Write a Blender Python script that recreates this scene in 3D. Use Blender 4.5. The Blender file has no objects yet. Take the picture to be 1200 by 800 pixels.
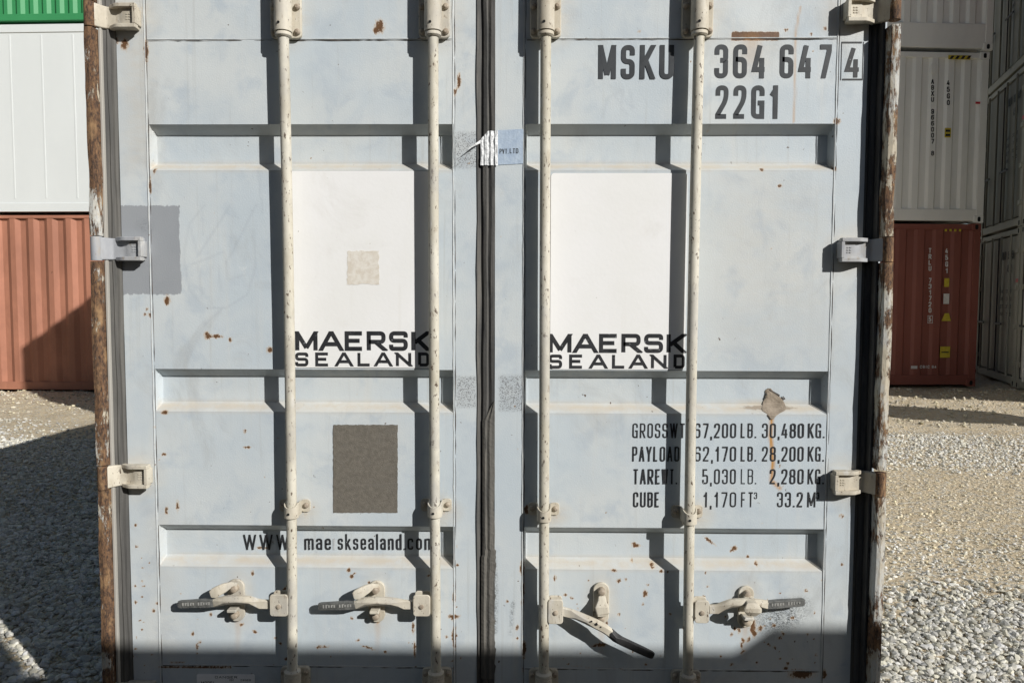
import bpy, bmesh, math, random
import numpy as np
from mathutils import Vector, Matrix

S = bpy.context.scene
COL = S.collection
random.seed(7)
rng = np.random.default_rng(11)

# ------------------------------------------------------------------ camera
FPX = 867.0
CAM = np.array([0.10363, -2.30482, 1.42])
YAW, PITCH, ROLL = -0.014432, -0.056672, 0.002451
cy_, sy_ = math.cos(YAW), math.sin(YAW)
cp_, sp_ = math.cos(PITCH), math.sin(PITCH)
FW = np.array([sy_ * cp_, cy_ * cp_, sp_])
RT0 = np.array([cy_, -sy_, 0.0])
UP0 = np.cross(RT0, FW)
RT = math.cos(ROLL) * RT0 + math.sin(ROLL) * UP0
UP = -math.sin(ROLL) * RT0 + math.cos(ROLL) * UP0
cam = bpy.data.cameras.new('camera')
co = bpy.data.objects.new('camera', cam)
COL.objects.link(co)
M = Matrix(((RT[0], UP[0], -FW[0], CAM[0]), (RT[1], UP[1], -FW[1], CAM[1]), (RT[2], UP[2], -FW[2], CAM[2]), (0, 0, 0, 1)))
co.matrix_world = M
cam.sensor_width = 36.0
cam.lens = FPX / 1200 * 36
cam.clip_start = 0.05
cam.clip_end = 2000
S.camera = co

# ------------------------------------------------------------------ light
TOSUN = Vector((1.09, -1.0, 0.78)).normalized()
world = bpy.data.worlds.new('World')
S.world = world
world.use_nodes = True
wn = world.node_tree
sky = wn.nodes.new('ShaderNodeTexSky')
sky.sky_type = 'NISHITA'
sky.sun_disc = False
sky.sun_elevation = math.asin(TOSUN.z)
sky.sun_rotation = math.atan2(TOSUN.x, TOSUN.y)
sky.dust_density = 1.0
sky.ozone_density = 0.8
bg = wn.nodes['Background']
bg.inputs[1].default_value = 0.05
wn.links.new(sky.outputs[0], bg.inputs[0])
sun = bpy.data.lights.new('sun', 'SUN')
sun.energy = 5.0
sun.angle = math.radians(0.53)
sun.color = (1.0, 0.98, 0.945)
so = bpy.data.objects.new('sun', sun)
COL.objects.link(so)
so.rotation_euler = TOSUN.to_track_quat('Z', 'Y').to_euler()
so.location = (20, -20, 15)
S.view_settings.view_transform = 'Standard'
S.view_settings.look = 'None'
S.view_settings.exposure = 0.03
S.view_settings.gamma = 1


# ------------------------------------------------------------------ measuring
def W(px, py, Y=0.0):
    """point at depth plane Y seen at photo pixel (1200 x 800)"""
    d = FW + (px - 600) / FPX * RT - (py - 400) / FPX * UP
    t = (Y - CAM[1]) / d[1]
    return np.array([CAM[0] + t * d[0], Y, CAM[2] + t * d[2]])


def WX(px, py=350, Y=0.0):
    return W(px, py, Y)[0]


def WZ(py, px=576, Y=0.0):
    return W(px, py, Y)[2]


# ------------------------------------------------------------------ helpers
class MB:
    def __init__(s):
        s.v = []
        s.f = []

    def add(s, vs, fs):
        o = len(s.v)
        s.v += [tuple(map(float, p)) for p in vs]
        s.f += [tuple(i + o for i in f) for f in fs]
        return s

    def box(s, x0, x1, y0, y1, z0, z1):
        vs = [(x, y, z) for x in (x0, x1) for y in (y0, y1) for z in (z0, z1)]
        return s.add(vs, [(0, 1, 3, 2), (4, 6, 7, 5), (0, 4, 5, 1), (2, 3, 7, 6), (0, 2, 6, 4), (1, 5, 7, 3)])

    def cyl(s, p0, p1, r0, r1=None, n=20, caps=True):
        if r1 is None:
            r1 = r0
        return s.tube([p0, p1], [r0, r1], n, caps)

    def tube(s, pts, rs, n=20, caps=True):
        pts = [Vector(p) for p in pts]
        vs = []
        fs = []
        for i, p in enumerate(pts):
            a = pts[max(i - 1, 0)]
            b = pts[min(i + 1, len(pts) - 1)]
            d = (b - a).normalized()
            ref = Vector((0, 0, 1)) if abs(d.z) < 0.9 else Vector((0, 1, 0))
            u = d.cross(ref).normalized()
            w = d.cross(u)
            for k in range(n):
                q = 2 * math.pi * k / n
                vs.append(p + (u * math.cos(q) + w * math.sin(q)) * rs[i])
        for i in range(len(pts) - 1):
            for k in range(n):
                k2 = (k + 1) % n
                fs.append((i * n + k, i * n + k2, (i + 1) * n + k2, (i + 1) * n + k))
        if caps:
            fs.append(tuple(range(n - 1, -1, -1)))
            fs.append(tuple((len(pts) - 1) * n + k for k in range(n)))
        return s.add(vs, fs)

    def bar(s, pts, hw, n=10, power=0.45):
        """sweep a soft rectangular section; hw = (height along z, depth along y) full sizes"""
        pts = [Vector(p) for p in pts]
        vs = []
        fs = []
        for i, p in enumerate(pts):
            a = pts[max(i - 1, 0)]
            b = pts[min(i + 1, len(pts) - 1)]
            d = (b - a).normalized()
            u = Vector((0, 1, 0))
            u = (u - d * u.dot(d)).normalized()
            w = d.cross(u).normalized()
            h, t = hw[i]
            for k in range(n * 2):
                q = 2 * math.pi * (k + 0.5) / (n * 2)
                c, sn = math.cos(q), math.sin(q)
                c = math.copysign(abs(c) ** power, c)
                sn = math.copysign(abs(sn) ** power, sn)
                vs.append(p + u * c * t / 2 + w * sn * h / 2)
        m = n * 2
        for i in range(len(pts) - 1):
            for k in range(m):
                k2 = (k + 1) % m
                fs.append((i * m + k, i * m + k2, (i + 1) * m + k2, (i + 1) * m + k))
        fs.append(tuple(range(m - 1, -1, -1)))
        fs.append(tuple((len(pts) - 1) * m + k for k in range(m)))
        return s.add(vs, fs)

    def prism_xz(s, poly, y0, y1):
        """outline in x,z, extruded from y0 (front) to y1"""
        n = len(poly)
        vs = [(p[0], y0, p[1]) for p in poly] + [(p[0], y1, p[1]) for p in poly]
        fs = [tuple(range(n)), tuple(range(2 * n - 1, n - 1, -1))]
        for k in range(n):
            k2 = (k + 1) % n
            fs.append((k, k + n, k2 + n, k2))
        return s.add(vs, fs)

    def prism_xy(s, poly, z0, z1):
        n = len(poly)
        vs = [(p[0], p[1], z0) for p in poly] + [(p[0], p[1], z1) for p in poly]
        fs = [tuple(range(n)), tuple(range(2 * n - 1, n - 1, -1))]
        for k in range(n):
            k2 = (k + 1) % n
            fs.append((k, k + n, k2 + n, k2))
        return s.add(vs, fs)

    def build(s, name, mat, parent=None, smooth=False, bevel=0, segs=2, recalc=True):
        me = bpy.data.meshes.new(name)
        me.from_pydata(s.v, [], s.f)
        if recalc:
            bm = bmesh.new()
            bm.from_mesh(me)
            bmesh.ops.recalc_face_normals(bm, faces=bm.faces)
            bm.to_mesh(me)
            bm.free()
        me.materials.append(mat)
        ob = bpy.data.objects.new(name, me)
        COL.objects.link(ob)
        if parent is not None:
            ob.parent = parent
        if smooth or bevel:
            me.shade_smooth()
        if bevel:
            b = ob.modifiers.new('bevel', 'BEVEL')
            b.width = bevel
            b.segments = segs
            b.limit_method = 'ANGLE'
            b.angle_limit = math.radians(40)
            b.harden_normals = True
        elif smooth:
            me.set_sharp_from_angle(angle=math.radians(40))
        return ob


def rrect(x0, x1, z0, z1, r, n=5):
    out = []
    for cx, cz, a0 in ((x1 - r, z1 - r, 0), (x0 + r, z1 - r, 90), (x0 + r, z0 + r, 180), (x1 - r, z0 + r, 270)):
        for k in range(n + 1):
            a = math.radians(a0 + 90 * k / n)
            out.append((cx + r * math.cos(a), cz + r * math.sin(a)))
    return out


def empty(name, loc=(0, 0, 0), rz=0, label=None, cat=None, group=None):
    o = bpy.data.objects.new(name, None)
    COL.objects.link(o)
    o.location = loc
    o.rotation_euler = (0, 0, rz)
    o.empty_display_size = 0.2
    if label:
        o['label'] = label
    if cat:
        o['category'] = cat
    if group:
        o['group'] = group
    return o


# ------------------------------------------------------------------ materials
class NT:
    def __init__(s, name):
        s.m = bpy.data.materials.new(name)
        s.m.use_nodes = True
        s.t = s.m.node_tree
        s.b = s.t.nodes['Principled BSDF']
        s.b.inputs['Specular IOR Level'].default_value = 0.35

    def n(s, kind, **kw):
        nd = s.t.nodes.new(kind)
        for k, v in kw.items():
            setattr(nd, k, v)
        return nd

    def link(s, a, b):
        s.t.links.new(a, b)

    def put(s, sock, val):
        if hasattr(val, 'is_output'):
            s.link(val, sock)
        elif isinstance(val, (tuple, list)):
            sock.default_value = tuple(val) + ((1,) if len(val) == 3 and len(sock.default_value) == 4 else ())
        else:
            sock.default_value = val

    def coord(s, scale=(1, 1, 1), kind='Object'):
        tc = s.n('ShaderNodeTexCoord')
        mp = s.n('ShaderNodeMapping')
        mp.inputs['Scale'].default_value = scale
        s.link(tc.outputs[kind], mp.inputs[0])
        return mp.outputs[0]

    def noise(s, scale, detail=4, rough=0.55, vec=None, dist=0.0):
        nd = s.n('ShaderNodeTexNoise')
        nd.inputs['Scale'].default_value = scale
        nd.inputs['Detail'].default_value = detail
        nd.inputs['Roughness'].default_value = rough
        nd.inputs['Distortion'].default_value = dist
        s.link(vec if vec is not None else s.coord(), nd.inputs['Vector'])
        return nd.outputs[0]

    def voro(s, scale, vec=None, out='Distance', feature='F1'):
        nd = s.n('ShaderNodeTexVoronoi')
        nd.feature = feature
        nd.inputs['Scale'].default_value = scale
        s.link(vec if vec is not None else s.coord(), nd.inputs['Vector'])
        return nd.outputs[out]

    def ramp(s, v, lo, hi, a=0.0, b=1.0):
        nd = s.n('ShaderNodeMapRange')
        nd.interpolation_type = 'SMOOTHSTEP'
        s.put(nd.inputs[0], v)
        nd.inputs[1].default_value = lo
        nd.inputs[2].default_value = hi
        nd.inputs[3].default_value = a
        nd.inputs[4].default_value = b
        return nd.outputs[0]

    def math(s, op, a, b=0.0):
        nd = s.n('ShaderNodeMath', operation=op)
        s.put(nd.inputs[0], a)
        s.put(nd.inputs[1], b)
        return nd.outputs[0]

    def mix(s, fac, a, b, blend='MIX'):
        nd = s.n('ShaderNodeMix', data_type='RGBA', blend_type=blend)
        s.put(nd.inputs[0], fac)
        s.put(nd.inputs[6], a)
        s.put(nd.inputs[7], b)
        return nd.outputs[2]

    def attr(s, name):
        nd = s.n('ShaderNodeAttribute')
        nd.attribute_name = name
        return nd

    def bump(s, h, strength=0.3, dist=0.002):
        nd = s.n('ShaderNodeBump')
        nd.inputs['Strength'].default_value = strength
        nd.inputs['Distance'].default_value = dist
        s.put(nd.inputs['Height'], h)
        s.link(nd.outputs[0], s.b.inputs['Normal'])

    def done(s, col, rough=0.6, metal=0.0):
        s.put(s.b.inputs['Base Color'], col)
        s.put(s.b.inputs['Roughness'], rough)
        s.put(s.b.inputs['Metallic'], metal)
        return s.m


def mat_door():
    k = NT('blue_grey_door_paint')
    big = k.noise(1.7, 5, 0.6)
    mid = k.noise(7, 6, 0.65, dist=0.4)
    streak = k.noise(6, 5, 0.6, k.coord((3.2, 1, 0.18)))
    fine = k.noise(45, 5, 0.7)
    c = k.mix(k.ramp(big, 0.38, 0.62), (0.475, 0.53, 0.565), (0.56, 0.59, 0.59))
    c = k.mix(k.math('MULTIPLY', k.ramp(mid, 0.48, 0.68), 0.75), c, (0.42, 0.475, 0.52))
    c = k.mix(k.math('MULTIPLY', k.ramp(streak, 0.55, 0.8), 0.35), c, (0.60, 0.585, 0.535))
    c = k.mix(k.math('MULTIPLY', k.ramp(fine, 0.55, 0.8), 0.3), c, (0.62, 0.63, 0.62))
    run = k.math('MULTIPLY', k.ramp(k.noise(9, 6, 0.7, k.coord((4.5, 1, 0.13)), 0.3), 0.55, 0.75), 0.38)
    c = k.mix(run, c, (0.37, 0.375, 0.355))
    grm = k.math('MULTIPLY', k.ramp(k.noise(4.2, 7, 0.72, k.coord((1, 1, 0.6)), 0.9), 0.54, 0.72), 0.42)
    c = k.mix(grm, c, (0.36, 0.37, 0.365))
    scr = k.ramp(k.noise(26, 3, 0.5, k.coord((0.35, 1, 5.0)), 1.2), 0.735, 0.76)
    c = k.mix(k.math('MULTIPLY', scr, k.math('MULTIPLY', k.ramp(k.noise(3, 2), 0.5, 0.62), 0.5)), c, (0.30, 0.31, 0.32))
    # darker repaint
    pn = k.math('ADD', k.attr('patch').outputs['Fac'], k.math('MULTIPLY', k.math('SUBTRACT', k.noise(38, 5, 0.7, k.coord((2.2, 1, 1))), 0.5), 0.9))
    c = k.mix(k.ramp(pn, 0.47, 0.53), c, k.mix(mid, (0.27, 0.285, 0.305), (0.32, 0.335, 0.35)))
    # beige dust
    dn = k.math('MULTIPLY', k.attr('dust').outputs['Fac'], k.ramp(k.noise(14, 5, 0.7, k.coord((1, 1, 2.5))), 0.25, 0.65, 0.35, 1.0))
    c = k.mix(dn, c, (0.50, 0.43, 0.33))
    # pale rub marks
    rub = k.math('MULTIPLY', k.ramp(k.noise(11, 6, 0.75, k.coord((1, 1, 0.5)), 0.8), 0.66, 0.74), 0.35)
    c = k.mix(rub, c, (0.68, 0.69, 0.68))
    # black scuffs
    sn = k.math('MULTIPLY', k.attr('scuff').outputs['Fac'], k.ramp(k.noise(120, 4, 0.7, k.coord((1, 1, 1.6)), 1.5), 0.42, 0.62))
    c = k.mix(sn, c, (0.05, 0.052, 0.055))
    gn = k.math('MULTIPLY', k.attr('grit').outputs['Fac'], k.ramp(k.voro(240), 0.25, 0.5, 0.95, 0.2))
    c = k.mix(gn, c, (0.16, 0.16, 0.165))
    pen = k.attr('pencil').outputs['Fac']
    c = k.mix(k.math('MULTIPLY', pen, 0.55), c, (0.30, 0.33, 0.37))
    # chips and rust
    sp = k.math('MULTIPLY', k.ramp(k.noise(48, 3, 0.55), 0.715, 0.74), k.ramp(k.noise(2.2, 2), 0.36, 0.55))
    c = k.mix(sp, c, (0.10, 0.065, 0.045))
    rn = k.math('ADD', k.attr('rust').outputs['Fac'], k.math('MULTIPLY', k.math('SUBTRACT', k.noise(110, 6, 0.75, k.coord((1, 1, 0.6)), 0.6), 0.5), 2.0))
    halo = k.math('MULTIPLY', k.ramp(rn, 0.35, 0.8), 0.6)
    c = k.mix(k.math('MULTIPLY', halo, k.ramp(k.attr('rust').outputs['Fac'], 0.03, 0.2)), c, (0.50, 0.32, 0.15))
    core = k.math('MULTIPLY', k.ramp(rn, 0.66, 0.82), k.ramp(k.attr('rust').outputs['Fac'], 0.1, 0.3))
    c = k.mix(core, c, k.mix(k.noise(160, 3), (0.065, 0.036, 0.02), (0.19, 0.095, 0.042)))
    c = k.mix(k.ramp(k.math('ADD', k.attr('mud').outputs['Fac'], k.math('MULTIPLY', k.math('SUBTRACT', k.noise(60, 4), 0.5), 0.5)), 0.42, 0.62), c, k.mix(k.noise(40, 5), (0.26, 0.215, 0.165), (0.36, 0.31, 0.25)))
    strk = k.math('MULTIPLY', k.attr('streak').outputs['Fac'], k.ramp(k.noise(50, 4, 0.7, k.coord((1.5, 1, 0.3))), 0.25, 0.5, 0.4, 1.0))
    c = k.mix(strk, c, (0.46, 0.22, 0.035))
    h = k.math('ADD', k.math('MULTIPLY', k.noise(3.0, 3), 6.0), k.math('ADD', k.noise(220, 3), k.math('MULTIPLY', core, -1.0)))
    k.bump(h, 0.22, 0.0022)
    return k.done(c, k.ramp(mid, 0.3, 0.7, 0.42, 0.62))


def mat_noise(name, a, b, scale=8, rough=0.6, bump=0.2, bscale=120, spots=None, spot_t=0.7, spot_s=50, stretch=(1, 1, 1), bd=0.001, metal=0.0, c3=None, kind='Object'):
    k = NT(name)
    n1 = k.noise(scale, 6, 0.65, k.coord(stretch, kind), 0.3)
    c = k.mix(k.ramp(n1, 0.35, 0.65), a, b)
    if c3:
        c = k.mix(k.math('MULTIPLY', k.ramp(k.noise(scale * 0.35, 4, 0.6, k.coord(stretch, kind)), 0.5, 0.7), 0.8), c, c3)
    if spots:
        sp = k.ramp(k.noise(spot_s, 4, 0.6, k.coord(stretch, kind)), spot_t, spot_t + 0.05)
        c = k.mix(sp, c, spots)
    if bump:
        k.bump(k.noise(bscale, 4, 0.7, k.coord((1, 1, 1), kind)), bump, bd)
    return k.done(c, rough, metal)


def mat_rust_edge(name='rusty_post_edge', t=0.5):
    k = NT(name)
    v = k.coord((1, 1, 0.30))
    v2 = k.coord((1.6, 1, 0.6))
    fine = k.noise(120, 6, 0.75, v2, 0.4)
    n = k.noise(34, 8, 0.8, v, 0.3)
    n3 = k.noise(4.5, 3, 0.6, k.coord((.2, .2, 1)))
    paintc = k.mix(k.ramp(k.noise(12, 5, 0.7, v2), 0.4, 0.6), (0.50, 0.445, 0.345), (0.53, 0.53, 0.50))
    paintc = k.mix(k.math('MULTIPLY', k.ramp(fine, 0.5, 0.7), 0.6), paintc, (0.36, 0.265, 0.165))
    rustc = k.mix(k.ramp(fine, 0.38, 0.62), (0.045, 0.03, 0.024), (0.19, 0.105, 0.055))
    rustc = k.mix(k.ramp(k.noise(20, 5, 0.7, v2), 0.5, 0.68), rustc, (0.30, 0.185, 0.095))
    m = k.math('ADD', n, k.math('MULTIPLY', k.math('SUBTRACT', n3, 0.5), 0.9))
    c = k.mix(k.ramp(m, t - 0.03, t + 0.03), rustc, paintc)
    k.bump(k.math('ADD', k.ramp(m, t - 0.03, t + 0.03), fine), 0.6, 0.003)
    return k.done(c, 0.85)


def mat_cream(name, a, b, spec=(0.10, 0.07, 0.05), t=0.68):
    k = NT(name)
    v = k.coord((1, 1, 0.45))
    c = k.mix(k.ramp(k.noise(9, 6, 0.7, v, 0.4), 0.33, 0.66), a, b)
    c = k.mix(k.math('MULTIPLY', k.ramp(k.noise(26, 5, 0.7, v), 0.55, 0.72), 0.5), c, (0.36, 0.30, 0.22))
    c = k.mix(k.math('MULTIPLY', k.ramp(k.noise(17, 5, 0.7, v), 0.58, 0.72), 0.6), c, (0.62, 0.61, 0.58))
    c = k.mix(k.ramp(k.noise(120, 4, 0.6, v), t, t + 0.04), c, spec)
    c = k.mix(k.math('MULTIPLY', k.ramp(k.noise(2.6, 5, 0.7, k.coord((1.3, 1, 0.8))), 0.5, 0.62), 0.55), c, (0.37, 0.355, 0.325))
    c = k.mix(k.math('MULTIPLY', k.ramp(k.noise(55, 6, 0.75, v, 0.5), 0.58, 0.66), 0.55), c, (0.24, 0.185, 0.13))
    k.bump(k.noise(160, 5, 0.75), 0.4, 0.0014)
    return k.done(c, 0.62)


def mat_decal():
    k = NT('white_vinyl')
    c = k.mix(k.ramp(k.noise(3, 5, 0.6), 0.35, 0.7), (0.80, 0.795, 0.785), (0.765, 0.76, 0.735))
    c = k.mix(k.math('MULTIPLY', k.ramp(k.noise(5, 5, 0.6, k.coord((4, 1, 0.25))), 0.6, 0.8), 0.25), c, (0.66, 0.64, 0.58))
    c = k.mix(k.ramp(k.noise(55, 3, 0.6), 0.735, 0.76), c, (0.30, 0.27, 0.22))
    c = k.mix(k.math('MULTIPLY', k.ramp(k.noise(5.5, 6, 0.75, dist=0.8), 0.52, 0.75), 0.3), c, (0.62, 0.60, 0.56))
    k.bump(k.math('ADD', k.math('MULTIPLY', k.noise(3, 2), 6), k.noise(90, 3)), 0.18, 0.0015)
    return k.done(c, 0.45)


M_door = mat_door()
M_rustp = mat_rust_edge('rusty_painted_post_edge', 0.50)
M_rust = mat_rust_edge('rusty_shaded_edge', 0.60)  # more rust; left edge's turn from the sun also put into the colour
M_rod = mat_cream('cream_rod_paint', (0.44, 0.405, 0.32), (0.60, 0.57, 0.485), t=0.615)
M_cast = mat_cream('cream_cast_steel', (0.425, 0.38, 0.30), (0.59, 0.545, 0.45), t=0.64)
M_hingegrey = mat_cream('grey_hinge_paint', (0.30, 0.31, 0.33), (0.42, 0.43, 0.44), (0.65, 0.65, 0.65), 0.7)
M_bolt = mat_noise('worn_bolt_steel', (0.26, 0.21, 0.16), (0.42, 0.36, 0.28), 60, 0.6, 0.4, 200)
M_grip = mat_noise('bare_grey_steel_grip', (0.085, 0.087, 0.083), (0.15, 0.15, 0.142), 40, 0.5, 0.9, 130, bd=0.003, stretch=(1, 1, 1))
M_mark = mat_noise('worn_raised_steel', (0.26, 0.26, 0.245), (0.36, 0.355, 0.33), 60, 0.5, 0.3, 200)
M_gripk = mat_noise('black_grip', (0.02, 0.02, 0.021), (0.045, 0.045, 0.045), 40, 0.5, 0.5, 130)
M_gasket = mat_noise('dark_rubber', (0.05, 0.05, 0.049), (0.105, 0.10, 0.092), 14, 0.75, 0.5, 60, stretch=(4, 1, 0.3), bd=0.003, c3=(0.14, 0.13, 0.115))
M_gasketg = mat_noise('dusty_grey_rubber', (0.075, 0.073, 0.068), (0.115, 0.11, 0.10), 14, 0.75, 0.4, 60, stretch=(4, 1, 0.25), bd=0.002, c3=(0.055, 0.054, 0.052))
M_black = mat_noise('black_lettering', (0.016, 0.017, 0.019), (0.03, 0.031, 0.034), 30, 0.55, 0, spots=(0.28, 0.29, 0.3), spot_t=0.655, spot_s=90)
M_blackg = mat_noise('dark_grey_lettering', (0.026, 0.030, 0.034), (0.045, 0.05, 0.055), 12, 0.55, 0, spots=(0.26, 0.28, 0.30), spot_t=0.72, spot_s=90)
M_faded = mat_noise('faded_lettering', (0.30, 0.31, 0.32), (0.50, 0.52, 0.53), 60, 0.55, 0)
M_decal = mat_decal()
M_residue = mat_noise('sticker_residue', (0.60, 0.545, 0.46), (0.70, 0.665, 0.60), 45, 0.7, 0.4, 120, c3=(0.74, 0.72, 0.67))
M_glue = mat_noise('old_glue_brown', (0.125, 0.112, 0.092), (0.165, 0.148, 0.122), 70, 0.8, 0.7, 260, bd=0.002, c3=(0.145, 0.132, 0.112), spots=(0.22, 0.20, 0.17), spot_t=0.66, spot_s=120)
M_tape = mat_noise('pale_blue_tape', (0.36, 0.44, 0.55), (0.45, 0.53, 0.62), 20, 0.3, 0.5, 60, bd=0.003)
M_tapefoil = mat_noise('silvery_tape', (0.45, 0.46, 0.47), (0.72, 0.73, 0.73), 90, 0.25, 0.8, 90, bd=0.004, spots=(0.12, 0.12, 0.12), spot_t=0.62, spot_s=140)
M_weld = mat_noise('painted_weld', (0.45, 0.48, 0.49), (0.56, 0.57, 0.56), 40, 0.5, 0.4, 200, spots=(0.16, 0.09, 0.05), spot_t=0.66, spot_s=35)
M_seam = mat_noise('dark_seam', (0.05, 0.05, 0.05), (0.12, 0.10, 0.085), 30, 0.8, 0)
M_hole = mat_noise('dark_hole', (0.008, 0.008, 0.008), (0.012, 0.012, 0.012), 5, 0.9, 0)
M_greybox = mat_noise('blue_grey_wall_paint', (0.40, 0.45, 0.49), (0.47, 0.50, 0.52), 2, 0.55, 0.2, 60)
M_mud = mat_noise('dried_mud', (0.20, 0.165, 0.125), (0.33, 0.275, 0.215), 30, 0.9, 0.6, 120, bd=0.003, c3=(0.38, 0.31, 0.24))
M_worn = mat_noise('worn_grey_rubber', (0.062, 0.06, 0.055), (0.135, 0.126, 0.11), 22, 0.8, 0.5, 90, stretch=(3, 1, 0.16), bd=0.003, spots=(0.03, 0.03, 0.03), spot_t=0.62, spot_s=40)
M_plate = mat_noise('data_plate', (0.80, 0.80, 0.80), (0.86, 0.86, 0.86), 20, 0.4, 0.1)


def paint(name, c, var=0.88, rough=0.5, rust=(0.12, 0.06, 0.035), t=0.73):
    d = tuple(x * var for x in c)
    return mat_noise(name, d, c, 1.3, rough, 0.15, 40, spots=rust, spot_t=t, spot_s=16, stretch=(1, 1, 0.4))


M_red = paint('faded_red_paint', (0.44, 0.195, 0.125), 0.70)
M_redd = paint('oxide_red_paint', (0.26, 0.085, 0.062), 0.85)
M_green = paint('green_paint', (0.045, 0.27, 0.10), 0.9)
M_reefer = paint('white_reefer_paint', (0.675, 0.70, 0.69), 0.97, t=0.78)
M_white = paint('off_white_paint', (0.84, 0.83, 0.78), 0.92, t=0.77)
M_white2 = paint('cream_white_paint', (0.40, 0.395, 0.33), 0.9, t=0.76)
M_khaki = paint('grey_khaki_paint', (0.25, 0.245, 0.20), 0.85, t=0.75)
M_yellow = mat_noise('yellow_sticker', (0.55, 0.42, 0.03), (0.62, 0.5, 0.06), 20, 0.5, 0)
M_wtxt = mat_noise('white_lettering', (0.62, 0.6, 0.58), (0.72, 0.7, 0.68), 20, 0.5, 0)
M_redmark = mat_noise('red_reflector', (0.55, 0.03, 0.05), (0.6, 0.05, 0.06), 20, 0.4, 0)
M_dirtpaint = paint('dusty_grey_paint', (0.42, 0.40, 0.36), 0.85)
M_darkbox = paint('dark_grey_paint', (0.10, 0.10, 0.10), 0.85)
M_wood = mat_noise('weathered_timber', (0.20, 0.14, 0.09), (0.32, 0.24, 0.16), 20, 0.8, 0.4, 60, stretch=(0.2, 1, 1))


def mat_ground():
    k = NT('sandy_yard_ground')
    v = k.coord()
    c = k.mix(k.ramp(k.noise(0.9, 7, 0.65, v), 0.35, 0.65), (0.61, 0.50, 0.335), (0.70, 0.585, 0.405))
    c = k.mix(k.ramp(k.noise(14, 6, 0.7, v), 0.45, 0.7), c, (0.50, 0.40, 0.265))
    st = k.voro(38, v, 'Color')
    sep = k.n('ShaderNodeSeparateColor')
    k.link(st, sep.inputs[0])
    c = k.mix(k.ramp(sep.outputs[0], 0.72, 0.76), c, (0.64, 0.58, 0.47))
    h = k.math('ADD', k.math('MULTIPLY', k.noise(3, 6, 0.65, v), 3.0), k.math('SUBTRACT', k.noise(60, 5, 0.7, v), k.math('MULTIPLY', k.voro(38, v), 0.7)))
    k.bump(h, 0.9, 0.03)
    return k.done(c, 0.95)


def mat_gravel():
    k = NT('crushed_stone')
    a = k.attr('tone')
    c = k.mix(k.math('MULTIPLY', k.noise(60, 4, 0.7), 0.5), a.outputs['Color'], (0.50, 0.46, 0.38))
    k.bump(k.noise(180, 4, 0.7), 0.4, 0.002)
    return k.done(c, 0.9)


M_ground = mat_ground()
M_gravel = mat_gravel()

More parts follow.
